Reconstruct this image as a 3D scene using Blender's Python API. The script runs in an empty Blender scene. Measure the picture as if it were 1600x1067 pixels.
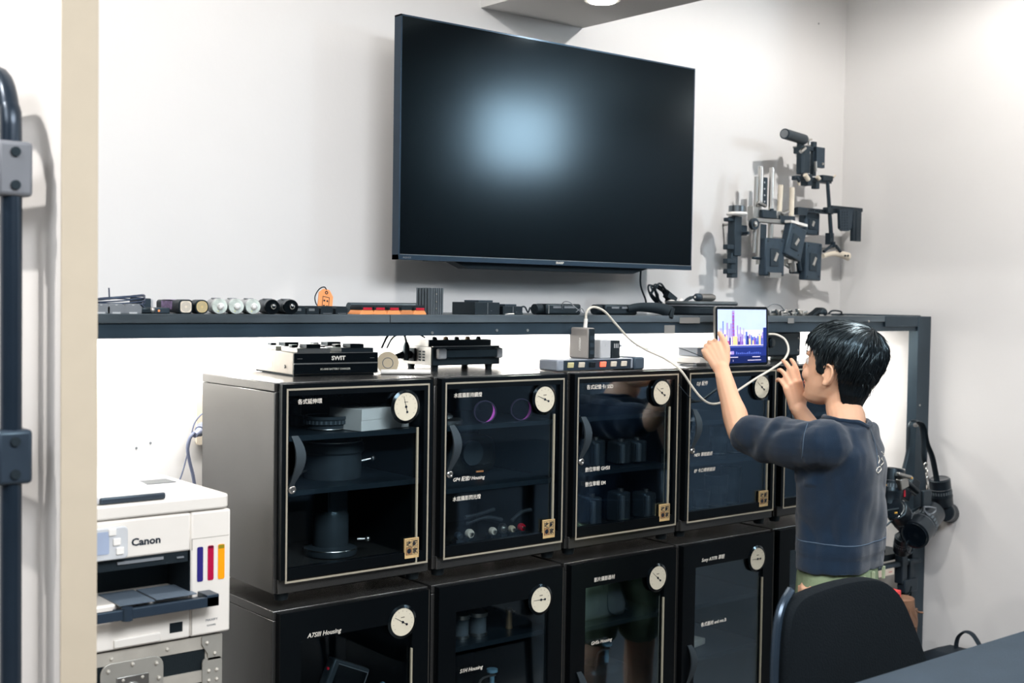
import bpy, bmesh, math, random
import numpy as np
from mathutils import Vector, Matrix, noise
random.seed(7)
SC = bpy.context.scene
COL = SC.collection
PI = math.pi
# ------------------------------------------------------------------ camera
YAW, PITCH, ROLL, FPX = 0.684862, -0.0357642, 0.0150959, 1941.77
CAM = Vector((-1.24197, -2.24459, 1.37987))
_F = Vector((math.sin(YAW)*math.cos(PITCH), math.cos(YAW)*math.cos(PITCH), math.sin(PITCH)))
_R = Vector((math.cos(YAW), -math.sin(YAW), 0)); _U = _R.cross(_F)
CR = math.cos(ROLL)*_R + math.sin(ROLL)*_U
CU = -math.sin(ROLL)*_R + math.cos(ROLL)*_U
cd = bpy.data.cameras.new('camera'); cam = bpy.data.objects.new('camera', cd); COL.objects.link(cam)
cam.matrix_world = Matrix(((CR.x, CU.x, -_F.x, CAM.x), (CR.y, CU.y, -_F.y, CAM.y), (CR.z, CU.z, -_F.z, CAM.z), (0, 0, 0, 1)))
cd.sensor_width = 36; cd.lens = 36*FPX/1600; cd.clip_start = .05
cd.dof.use_dof = True; cd.dof.focus_distance = 2.9; cd.dof.aperture_fstop = 4.5
SC.camera = cam
# ------------------------------------------------------------------ view, world, lights
SC.view_settings.view_transform = 'Standard'; SC.view_settings.look = 'None'
SC.view_settings.exposure = 0.66; SC.view_settings.gamma = 1; SC.view_settings.use_curve_mapping = False
SC.cycles.max_bounces = 7; SC.cycles.diffuse_bounces = 4; SC.cycles.glossy_bounces = 3
SC.cycles.transmission_bounces = 4; SC.cycles.transparent_max_bounces = 8
SC.cycles.caustics_reflective = False; SC.cycles.caustics_refractive = False
SC.cycles.sample_clamp_indirect = 4; SC.cycles.use_denoising = True
wd = bpy.data.worlds.new('world'); SC.world = wd; wd.use_nodes = True
wd.node_tree.nodes['Background'].inputs[0].default_value = (.75, .85, 1, 1)
wd.node_tree.nodes['Background'].inputs[1].default_value = .25

def lamp(name, kind, loc, energy, color=(1, 1, 1), aim=None, **kw):
    l = bpy.data.lights.new(name, kind); l.energy = energy; l.color = color
    for k, v in kw.items(): setattr(l, k, v)
    o = bpy.data.objects.new(name, l); COL.objects.link(o); o.location = loc
    d = (Vector(aim) - Vector(loc)) if aim else Vector((0, 0, -1))
    o.rotation_euler = d.to_track_quat('-Z', 'Y').to_euler()
    return o
WY = .46                                   # back wall plane
SOFZ = 2.165
WARM = (1, .93, .85); COOL = (.93, .96, 1)
# ceiling downlights: (x, y, z, watts); the last is added to light the far wall
DOWN = [(-.15, -.5, 2.6, 36), (1.72, -.72, 2.6, 64), (.95, -.75, 2.6, 30), (-1.35, -.45, 2.6, 78), (1.01, .16, SOFZ, 5), (4.6, -2.2, 2.6, 60)]
for i, (x, y, z, w) in enumerate(DOWN):
    lamp('downlight_lamp', 'SPOT', (x, y, z-.014), w, (1, .965, .93), spot_size=3.02, spot_blend=.3, shadow_soft_size=.035)
# soft fill lamps added near the ceiling to brighten the room, without fixtures
lamp('room_fill_lamp', 'AREA', (-.2, -2.4, 2.58), 95, COOL, shape='RECTANGLE', size=1.6, size_y=1.2)
lamp('room_fill_lamp', 'AREA', (-2.3, -1.2, 2.58), 30, COOL, shape='RECTANGLE', size=1.0, size_y=1.2)
# led strip under the shelf
lamp('shelf_strip_lamp', 'AREA', (.95, .40, 1.304), 15, (1, .96, .90), shape='RECTANGLE', size=2.9, size_y=.02)

# ------------------------------------------------------------------ pixel of the photo -> point on a real plane
def W(px, py, x=None, y=None, z=None, d=None):
    r = _F + CR*((px-800)/FPX) - CU*((py-533.5)/FPX)
    if x is not None: t = (x-CAM.x)/r.x
    elif y is not None: t = (y-CAM.y)/r.y
    elif z is not None: t = (z-CAM.z)/r.z
    else: t = d
    return CAM + r*t
# ------------------------------------------------------------------ materials
def lin(c): return tuple((v/12.92 if v <= .04045 else ((v+.055)/1.055)**2.4) for v in c)
MATS = {}
def mat(name, col, rough=.5, metal=0, var=.06, vs=20, bump=0, bs=80, coat=0, emit=None, es=0, spec=.5, stretch=None, srgb=True, trans=0, alpha=1, sheen=0, sss=0):
    if name in MATS: return MATS[name]
    m = bpy.data.materials.new(name); m.use_nodes = True; MATS[name] = m
    nt = m.node_tree; n = nt.nodes; L = nt.links; b = n['Principled BSDF']
    c = lin(col) if srgb else col
    if sum(c)/3 < .13 and not emit: c = tuple(v*(.55+.45*min(1, sum(c)/3/.13)**2) for v in c)
    tc = n.new('ShaderNodeTexCoord'); mp = n.new('ShaderNodeMapping'); L.new(tc.outputs['Object'], mp.inputs[0])
    if stretch: mp.inputs['Scale'].default_value = stretch
    nz = n.new('ShaderNodeTexNoise'); nz.inputs['Scale'].default_value = vs; nz.inputs['Detail'].default_value = 4
    L.new(mp.outputs[0], nz.inputs['Vector'])
    rp = n.new('ShaderNodeValToRGB'); rp.color_ramp.elements[0].position = .3; rp.color_ramp.elements[1].position = .7
    rp.color_ramp.elements[0].color = (*[max(0, v*(1-var)) for v in c], 1); rp.color_ramp.elements[1].color = (*[min(1, v*(1+var)) for v in c], 1)
    L.new(nz.outputs[0], rp.inputs[0]); L.new(rp.outputs[0], b.inputs['Base Color'])
    b.inputs['Roughness'].default_value = rough; b.inputs['Metallic'].default_value = metal
    if sum(c)/3 < .10 and not metal: b.inputs['Specular Tint'].default_value = (.62, .86, 1, 1)
    b.inputs['Specular IOR Level'].default_value = spec; b.inputs['Coat Weight'].default_value = coat; b.inputs['Coat Roughness'].default_value = .08
    if sheen: b.inputs['Sheen Weight'].default_value = sheen; b.inputs['Sheen Roughness'].default_value = .5
    if sss:
        b.inputs['Subsurface Weight'].default_value = sss; b.inputs['Subsurface Radius'].default_value = (.02, .008, .004); b.inputs['Subsurface Scale'].default_value = .5
    if trans: b.inputs['Transmission Weight'].default_value = trans
    if alpha < 1: b.inputs['Alpha'].default_value = alpha
    if emit: b.inputs['Emission Color'].default_value = (*lin(emit), 1); b.inputs['Emission Strength'].default_value = es
    if bump:
        n2 = n.new('ShaderNodeTexNoise'); n2.inputs['Scale'].default_value = bs; n2.inputs['Detail'].default_value = 3
        L.new(mp.outputs[0], n2.inputs['Vector'])
        bp = n.new('ShaderNodeBump'); bp.inputs['Strength'].default_value = bump; bp.inputs['Distance'].default_value = .002
        L.new(n2.outputs[0], bp.inputs['Height']); L.new(bp.outputs[0], b.inputs['Normal'])
    return m
def glassmat(name, tint=(.75, .85, .92), refl=.06, rough=.02):
    if name in MATS: return MATS[name]
    m = bpy.data.materials.new(name); m.use_nodes = True; MATS[name] = m
    nt = m.node_tree; n = nt.nodes; L = nt.links; n.remove(n['Principled BSDF'])
    t = n.new('ShaderNodeBsdfTransparent'); t.inputs[0].default_value = (*tint, 1)
    g = n.new('ShaderNodeBsdfGlossy'); g.inputs['Roughness'].default_value = rough; g.inputs[0].default_value = (.72, .86, 1, 1)
    f = n.new('ShaderNodeFresnel'); f.inputs[0].default_value = 1.45
    nz = n.new('ShaderNodeTexNoise'); nz.inputs['Scale'].default_value = 6
    ma = n.new('ShaderNodeMath'); ma.operation = 'MULTIPLY_ADD'; ma.inputs[1].default_value = .02; L.new(nz.outputs[0], ma.inputs[0]); ma.inputs[2].default_value = refl-.06
    ad = n.new('ShaderNodeMath'); ad.operation = 'ADD'; hf = n.new('ShaderNodeMath'); hf.operation = 'MULTIPLY'; hf.inputs[1].default_value = .5; L.new(f.outputs[0], hf.inputs[0]); L.new(hf.outputs[0], ad.inputs[0]); L.new(ma.outputs[0], ad.inputs[1])
    mx = n.new('ShaderNodeMixShader'); L.new(ad.outputs[0], mx.inputs[0]); L.new(t.outputs[0], mx.inputs[1]); L.new(g.outputs[0], mx.inputs[2])
    L.new(mx.outputs[0], n['Material Output'].inputs[0])
    return m
BLK = mat('black_plastic', (.09, .11, .13), .42, bump=.15, bs=400)
BLKM = mat('black_matte', (.075, .09, .11), .7, bump=.2, bs=300)
BLKG = mat('black_gloss', (.05, .065, .08), .15)
RUB = mat('black_rubber', (.08, .09, .10), .6)
DGR = mat('dark_grey', (.20, .24, .28), .45)
MGR = mat('mid_grey', (.45, .47, .49), .5)
LGR = mat('light_grey', (.72, .73, .74), .45)
WHT = mat('white_plastic', (.90, .89, .87), .35)
SIL = mat('silver_metal', (.78, .77, .75), .28, 1)
STL = mat('steel', (.62, .62, .61), .35, 1)
CRM = mat('cream_plastic', (.86, .82, .75), .4)
BEI = mat('beige', (.80, .74, .63), .6)
ORG = mat('orange_plastic', (.93, .60, .36), .5)
RED = mat('red_plastic', (.72, .10, .18), .3)
TXT = mat('white_print', (.86, .84, .80), .6)
DTX = mat('dark_print', (.10, .12, .18), .6)
# ------------------------------------------------------------------ mesh builder
class MB:
    def __init__(s): s.v = []; s.f = []; s.m = []
    def add(s, vs, fs, mi=0, T=None):
        o = len(s.v)
        s.v += [tuple(T @ Vector(v)) if T is not None else tuple(v) for v in vs]
        s.f += [tuple(i+o for i in f) for f in fs]; s.m += [mi]*len(fs); return s
    def box(s, x0, x1, y0, y1, z0, z1, mi=0, T=None):
        vs = [(x, y, z) for x in (x0, x1) for y in (y0, y1) for z in (z0, z1)]
        return s.add(vs, [(0, 1, 3, 2), (4, 6, 7, 5), (0, 4, 5, 1), (2, 3, 7, 6), (0, 2, 6, 4), (1, 5, 7, 3)], mi, T)
    def cbox(s, c, d, mi=0, T=None, r=None):
        M = Matrix.Translation(c)
        if r: M = M @ Matrix.Rotation(r[2], 4, 'Z') @ Matrix.Rotation(r[1], 4, 'Y') @ Matrix.Rotation(r[0], 4, 'X')
        if T is not None: M = T @ M
        return s.box(-d[0]/2, d[0]/2, -d[1]/2, d[1]/2, -d[2]/2, d[2]/2, mi, M)
    def lathe(s, prof, T=None, n=24, mi=0, mis=None):
        vs = []; fs = []; k = len(prof)
        for r, z in prof:
            for i in range(n):
                a = 2*PI*i/n; vs.append((r*math.cos(a), r*math.sin(a), z))
        o = len(s.v); s.v += [tuple(T @ Vector(v)) if T is not None else v for v in vs]
        for j in range(k-1):
            for i in range(n):
                s.f.append((o+j*n+i, o+j*n+(i+1) % n, o+(j+1)*n+(i+1) % n, o+(j+1)*n+i)); s.m.append(mis[j] if mis else mi)
        s.f.append(tuple(o+i for i in reversed(range(n)))); s.m.append(mis[0] if mis else mi)
        s.f.append(tuple(o+(k-1)*n+i for i in range(n))); s.m.append(mis[-1] if mis else mi)
        return s
    def cyl(s, p0, p1, r0, r1=None, n=20, mi=0):
        p0 = Vector(p0); p1 = Vector(p1); d = p1-p0
        return s.lathe([(r0, 0), (r0 if r1 is None else r1, d.length)], Matrix.Translation(p0) @ d.to_track_quat('Z', 'Y').to_matrix().to_4x4(), n, mi)
    def prism(s, pts, z0, z1, T=None, mi=0):
        n = len(pts); vs = [(x, y, z0) for x, y in pts] + [(x, y, z1) for x, y in pts]
        fs = [tuple(reversed(range(n))), tuple(range(n, 2*n))] + [(i, (i+1) % n, n+(i+1) % n, n+i) for i in range(n)]
        return s.add(vs, fs, mi, T)
    def sph(s, c, r, mi=0, n=16, T=None):
        r = (r, r, r) if isinstance(r, (int, float)) else r; h = n//2
        prof = [(math.sin(PI*j/h), -math.cos(PI*j/h)) for j in range(h+1)]; prof[0] = (.001, -1); prof[-1] = (.001, 1)
        M = Matrix.Translation(c) @ Matrix.Diagonal((*r, 1))
        if T is not None: M = T @ M
        return s.lathe(prof, M, n, mi)
    def tube(s, pts, r, n=8, mi=0, closed=False, sm=4, flat=None):
        P = [Vector(p) for p in pts]
        if sm > 1 and len(P) > 2: P = catmull(P, sm, closed)
        rr = r if callable(r) else (lambda t: r)
        k = len(P); o = len(s.v); up = Vector((0, 0, 1)); prev = None
        for i, p in enumerate(P):
            a = P[(i-1) % k] if (closed or i > 0) else p; b = P[(i+1) % k] if (closed or i < k-1) else p
            t = (b-a).normalized() if (b-a).length > 1e-9 else Vector((0, 0, 1))
            if prev is None:
                u = t.cross(up); u = t.cross(Vector((1, 0, 0))) if u.length < .1 else u; u.normalize()
            else:
                u = prev - t*prev.dot(t); u = u.normalized() if u.length > 1e-6 else prev
            prev = u; w = t.cross(u)
            for j in range(n):
                q = 2*PI*j/n; R = rr(i/(k-1) if k > 1 else 0)
                fx = flat if flat else 1
                s.v.append(tuple(p + u*(R*math.cos(q)) + w*(R*fx*math.sin(q))))
        for i in range(k if closed else k-1):
            for j in range(n):
                a = o+i*n; b = o+((i+1) % k)*n
                s.f.append((a+j, a+(j+1) % n, b+(j+1) % n, b+j)); s.m.append(mi)
        if not closed:
            s.f.append(tuple(o+j for j in reversed(range(n)))); s.m.append(mi)
            s.f.append(tuple(o+(k-1)*n+j for j in range(n))); s.m.append(mi)
        return s
    def torus(s, c, R, r, T=None, n=24, m=8, mi=0):
        pts = [Vector((R*math.cos(2*PI*i/n), R*math.sin(2*PI*i/n), 0)) for i in range(n)]
        M = Matrix.Translation(c)
        if T is not None: M = T @ M
        return s.tube([M @ p for p in pts], r, m, mi, True, 1)
    def mesh(s, name, mats, smooth=35):
        me = bpy.data.meshes.new(name); me.from_pydata(s.v, [], s.f)
        for m in mats: me.materials.append(m)
        me.polygons.foreach_set('material_index', s.m)
        bm = bmesh.new(); bm.from_mesh(me); bmesh.ops.recalc_face_normals(bm, faces=bm.faces); bm.to_mesh(me); bm.free()
        if smooth:
            me.polygons.foreach_set('use_smooth', [True]*len(me.polygons)); me.set_sharp_from_angle(angle=math.radians(smooth))
        me.update(); return me
def catmull(P, k, closed=False):
    n = len(P); out = []
    for i in range(n if closed else n-1):
        g = (lambda j: P[j % n]) if closed else (lambda j: P[max(0, min(n-1, j))])
        a, b, c, d = g(i-1), g(i), g(i+1), g(i+2)
        for j in range(k):
            t = j/k
            out.append(.5*((2*b) + (c-a)*t + (2*a-5*b+4*c-d)*t*t + (3*b-a-3*c+d)*t*t*t))
    if not closed: out.append(P[-1])
    return out
def tag(o, label=None, cat=None, group=None, kind=None):
    if label: o['label'] = label
    if cat: o['category'] = cat
    if group: o['group'] = group
    if kind: o['kind'] = kind
    return o
def thing(name, label, cat, loc=(0, 0, 0), rz=0, group=None, rot=None):
    o = bpy.data.objects.new(name, None); COL.objects.link(o); o.location = loc; o.rotation_euler = rot or (0, 0, rz)
    o.empty_display_size = .02
    return tag(o, label, cat, group)
def obj(name, mb, mats, parent=None, bev=0, smooth=35, world=False, label=None):
    if not isinstance(mats, (list, tuple)): mats = [mats]
    me = mb.mesh(name, mats, smooth) if isinstance(mb, MB) else mb
    o = bpy.data.objects.new(name, me); COL.objects.link(o)
    if parent is not None:
        o.parent = parent
        if world:
            p = parent; M = Matrix.Identity(4)
            while p is not None: M = p.matrix_basis @ M; p = p.parent
            me.transform(M.inverted())
    if bev:
        b = o.modifiers.new('bevel', 'BEVEL'); b.width = bev; b.segments = 2; b.limit_method = 'ANGLE'; b.angle_limit = .6; b.harden_normals = False
    if label: o['label'] = label
    return o
def struct(name, mb, mats, **k):
    return tag(obj(name, mb, mats, **k), kind='structure')
def single(name, mb, mats, label, cat, group=None, origin=None, **k):
    o = obj(name, mb, mats, **k)
    if origin is not None:
        o.data.transform(Matrix.Translation(-Vector(origin))); o.location = origin
    else:
        vs = o.data.vertices; 
        c = sum((v.co for v in vs), Vector())/len(vs); c.z = min(v.co.z for v in vs)
        o.data.transform(Matrix.Translation(-c)); o.location = c
    return tag(o, label, cat, group)
def dup(root, loc=None, rz=None, label=None, parent=None):
    r = root.copy(); COL.objects.link(r); r.parent = parent if parent else root.parent if parent else None
    if loc is not None: r.location = loc
    if rz is not None: r.rotation_euler = (0, 0, rz)
    if label: r['label'] = label
    for ch in list(root.children):
        c = ch.copy(); COL.objects.link(c); c.parent = r
        for g in list(ch.children):
            e = g.copy(); COL.objects.link(e); e.parent = c
    return r
def text(name, s, size, m, parent, loc, rot=(PI/2, 0, 0), ext=.0002, bold=0, shear=0, sx=1, align='LEFT'):
    cu = bpy.data.curves.new('t', 'FONT'); cu.body = s; cu.size = size; cu.extrude = ext; cu.offset = bold; cu.shear = shear; cu.align_x = align; cu.resolution_u = 2
    t = bpy.data.objects.new('t', cu); COL.objects.link(t)
    bpy.context.view_layer.update()
    me = bpy.data.meshes.new_from_object(t.evaluated_get(bpy.context.evaluated_depsgraph_get()))
    bpy.data.objects.remove(t); bpy.data.curves.remove(cu)
    me.materials.clear(); me.materials.append(m); me.name = name
    me.transform(Matrix.Translation(loc) @ Matrix.Rotation(rot[2], 4, 'Z') @ Matrix.Rotation(rot[1], 4, 'Y') @ Matrix.Rotation(rot[0], 4, 'X') @ Matrix.Diagonal((sx, 1, 1, 1)))
    o = bpy.data.objects.new(name, me); COL.objects.link(o); o.parent = parent
    return o
def rrect(w, h, r, n=5, cx=0, cy=0):
    pts = []
    for sx, sy, a0 in ((1, 1, 0), (-1, 1, PI/2), (-1, -1, PI), (1, -1, 1.5*PI)):
        for i in range(n+1):
            a = a0 + PI/2*i/n; pts.append((cx+sx*(w/2-r)+r*math.cos(a), cy+sy*(h/2-r)+r*math.sin(a)))
    return pts
XZ = Matrix(((1, 0, 0, 0), (0, 0, -1, 0), (0, 1, 0, 0), (0, 0, 0, 1)))   # (x, y, z) -> (x, -z, y): faces -y
YZ = Matrix(((0, 0, -1, 0), (1, 0, 0, 0), (0, 1, 0, 0), (0, 0, 0, 1)))   # (x, y, z) -> (-z, x, y): faces -x
def T(x=0, y=0, z=0): return Matrix.Translation((x, y, z))
def RX(a): return Matrix.Rotation(a, 4, 'X')
def RY(a): return Matrix.Rotation(a, 4, 'Y')
def RZ(a): return Matrix.Rotation(a, 4, 'Z')

# ================================================================== ROOM
WALL = mat('white_wall_paint', (.90, .895, .89), .75, var=.015, vs=3, bump=.12, bs=60)
CEIL = mat('white_ceiling_paint', (.89, .885, .875), .8, var=.01, vs=3)
PART = mat('partition_paint', (.89, .875, .86), .8, var=.015, vs=4, bump=.1, bs=60)
FLR = mat('grey_floor', (.42, .40, .38), .35, var=.1, vs=6)
XC = 2.476
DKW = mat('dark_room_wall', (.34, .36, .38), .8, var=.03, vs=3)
struct('floor', MB().box(-4, 6, -5.5, WY+.1, -.1, 0), FLR)
struct('ceiling', MB().box(-4, 6, -5.5, WY+.1, 2.6, 2.7), CEIL)
wb = struct('wall_back', MB().box(-4, XC+.1, WY, WY+.1, 0, 2.6), WALL)
struct('wall_right', MB().box(XC, XC+.12, -.42, WY, 0, 2.6), WALL)
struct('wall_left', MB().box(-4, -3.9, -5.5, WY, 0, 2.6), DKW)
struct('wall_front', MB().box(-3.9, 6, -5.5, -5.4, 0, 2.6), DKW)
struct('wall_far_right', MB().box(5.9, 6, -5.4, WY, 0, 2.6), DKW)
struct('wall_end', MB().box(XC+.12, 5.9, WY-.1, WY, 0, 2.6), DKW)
struct('wall_partition', MB().box(-.60, -.548, -.41, WY, 0, 2.6), [PART])
struct('ceiling_beam', MB().box(.84, 1.215, -1.9, WY, SOFZ, 2.6), CEIL)
# wall and glowing panel added out of view, shaped for the glow the television mirrors
BGW = mat('blue_grey_wall', (.60, .66, .72), .8, var=.03, vs=3)
struct('wall_added', MB().box(2.70, 3.20, -3.0, -2.9, 0, 2.6).box(3.82, 5.9, -3.0, -2.9, 0, 2.6).box(3.20, 3.82, -3.0, -2.9, 0, 2.13).box(3.20, 3.82, -3.0, -2.9, 2.57, 2.6), BGW)
wf = struct('glow_frame', MB().box(3.20, 3.23, -2.97, -2.91, 2.13, 2.57).box(3.79, 3.82, -2.97, -2.91, 2.13, 2.57).box(3.23, 3.79, -2.97, -2.91, 2.13, 2.16).box(3.23, 3.79, -2.97, -2.91, 2.54, 2.57), WHT)
obj('glow_pane', MB().box(3.23, 3.79, -2.95, -2.94, 2.16, 2.54), mat('added_glow', (1, 1, 1), .5, emit=(.88, .95, 1), es=30), wf)
struct('trim_1', MB().box(-.601, -.547, -.414, -.4102, 0, 2.6), mat('beige_trim', (.72, .67, .59), .7, var=.02))
LAMP_ON = mat('lamp_glow', (1, 1, 1), .5, emit=(1, .97, .92), es=14)
for i, (x, y, z, w) in enumerate(DOWN):
    lab = ['round ceiling downlight over the left end of the shelf', 'round ceiling downlight over the camera rigs in the corner', 'round ceiling downlight in front of the television',
           'round ceiling downlight left of the partition', 'round downlight recessed in the white ceiling beam above the television', 'added round downlight, out of view, lighting the far wall that the television mirrors'][i]
    t = thing('ceiling_light', lab, 'light', (x, y, z), group='round recessed downlights')
    obj('rim', MB().lathe([(.036, 0), (.048, 0), (.048, -.006), (.036, -.006)][::-1], n=32), WHT, t)
    obj('diffuser', MB().lathe([(.0355, -.0095), (.0355, -.0065)], n=32), LAMP_ON, t)

# ================================================================== SHELF
SHD = mat('dark_shelf_board', (.31, .34, .36), .3, var=.7, vs=2.2, stretch=(1, 3, 9), bump=.2, bs=120)
SHT = mat('shelf_top', (.33, .34, .35), .3, var=.1, vs=10)
FRM = mat('dark_steel_frame', (.20, .255, .30), .35, var=.3, vs=6)
SF, ZS = .09, 1.336
sh = thing('wall_shelf', 'long dark wall shelf below the television on a steel frame', 'shelf', (.95, .27, 1.29))
for a, b in ((-.547, .31), (.312, 1.33), (1.332, 2.21)):
    obj('board', MB().box(a, b, SF, WY-.002, ZS-.018, ZS, 0), SHD, sh, world=True, bev=.0008)
obj('front_beam', MB().box(-.547, 2.395, SF+.006, SF+.03, ZS-.048, ZS-.0185), FRM, sh, world=True)
obj('back_beam', MB().box(-.547, XC-.002, WY-.03, WY-.003, ZS-.048, ZS-.0185), FRM, sh, world=True)
obj('end_beam', MB().box(2.212, 2.398, SF, SF+.035, ZS-.034, ZS), FRM, sh, world=True, bev=.001)
obj('side_beam', MB().box(XC-.04, XC-.002, SF+.04, WY-.032, ZS-.03, ZS+.003), FRM, sh, world=True)
obj('post', MB().box(2.40, XC-.002, SF, SF+.036, 0.0, ZS), FRM, sh, world=True, bev=.001)
scb = MB()
for px, py in ((1437, 633), (1357, 502), (824, 516), (776, 516), (675, 520)): 
    p = W(px, py, y=SF if px > 1300 else SF+.006)
    scb.cyl((p.x, p.y, p.z), (p.x, p.y-.002, p.z), .0035, n=10)
obj('screws', scb, SIL, sh, world=True)['kind'] = 'stuff'
tp = MB()
for a, b, z0, z1, y in ((1062, 1093, 496, 505, SF), (1038, 1054, 508, 521, SF+.006), (1231, 1240, 497, 505, SF)):
    p = W(a, z0, y=y); q = W(b, z1, y=y); tp.box(p.x, q.x, y-.0008, y, q.z, p.z)
obj('tape_scraps', tp, mat('grey_tape', (.50, .50, .49), .5), sh, world=True)['kind'] = 'stuff'
t = thing('led_strip', 'thin bright strip light hidden under the shelf', 'light', (.95, .40, 1.31))
obj('channel', MB().box(-.5, 2.4, .39, .41, 1.309, 1.316), SIL, t, world=True)
obj('diffuser', MB().box(-.5, 2.4, .391, .409, 1.3065, 1.309), mat('strip_glow', (1, 1, 1), .5, emit=(1, .95, .88), es=5), t, world=True)

# ================================================================== TELEVISION
TY = .30
tv = thing('television', 'large black flat television mounted on the white wall', 'television', (1.0, TY+.05, 1.468))
x0, x1, z0, z1 = .472, 1.524, 1.468, 2.066
obj('housing', MB().box(x0+.004, x1-.004, TY+.004, TY+.03, z0+.004, z1-.004).box(x0+.12, x1-.12, TY+.03, TY+.07, z0+.0, z1-.25), BLK, tv, world=True, bev=.002)
BZL = mat('bezel', (.20, .28, .35), .3, metal=.6)
b = MB().box(x0, x0+.004, TY, TY+.028, z0, z1).box(x1-.004, x1, TY, TY+.028, z0, z1).box(x0, x1, TY, TY+.028, z1-.004, z1).box(x0, x1, TY-.001, TY+.028, z0, z0+.012)
obj('bezel', b, BZL, tv, world=True)
obj('bezel_line', MB().box(x0+.004, x1-.004, TY-.0016, TY, z0+.012, z0+.0135), mat('bezel_line', (.6, .6, .6), .3, 1), tv, world=True)
SCR = mat('tv_screen', (.014, .026, .036), .155, var=.02, spec=.24)
obj('screen', MB().box(x0+.004, x1-.004, TY, TY+.004, z0+.0135, z1-.004), SCR, tv, world=True)
obj('lower_bar', MB().prism([(.66, 0), (.70, -.016), (1.30, -.016), (1.36, 0)], TY+.02, TY+.06, Matrix(((1, 0, 0, 0), (0, 0, 1, 0), (0, 1, 0, z0), (0, 0, 0, 1)))), BLKM, tv, world=True)
obj('wall_bracket', MB().box(.75, 1.25, TY+.07, WY-.002, 1.62, 1.80), BLKM, tv, world=True)
M0 = tv.matrix_basis.inverted()
p = M0 @ Vector((.985, TY-.0016, z0+.0035)); text('brand_print', 'SHARP', .0085, TXT, tv, p, bold=.0002, sx=1.1)
p = M0 @ Vector((x0+.012, TY-.0016, z0+.0035)); text('model_print', 'AQUOS', .006, mat('dim_print', (.5, .52, .54), .5), tv, p, sx=1.2)
c = MB().tube([(1.362, TY+.05, 1.47), (1.372, TY+.06, 1.42), (1.395, TY+.06, 1.375), (1.402, TY+.07, 1.355)], .0028, 8)
single('hanging_cable', c, BLK, 'black cord hanging down from the television to the shelf', 'cord')
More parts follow.
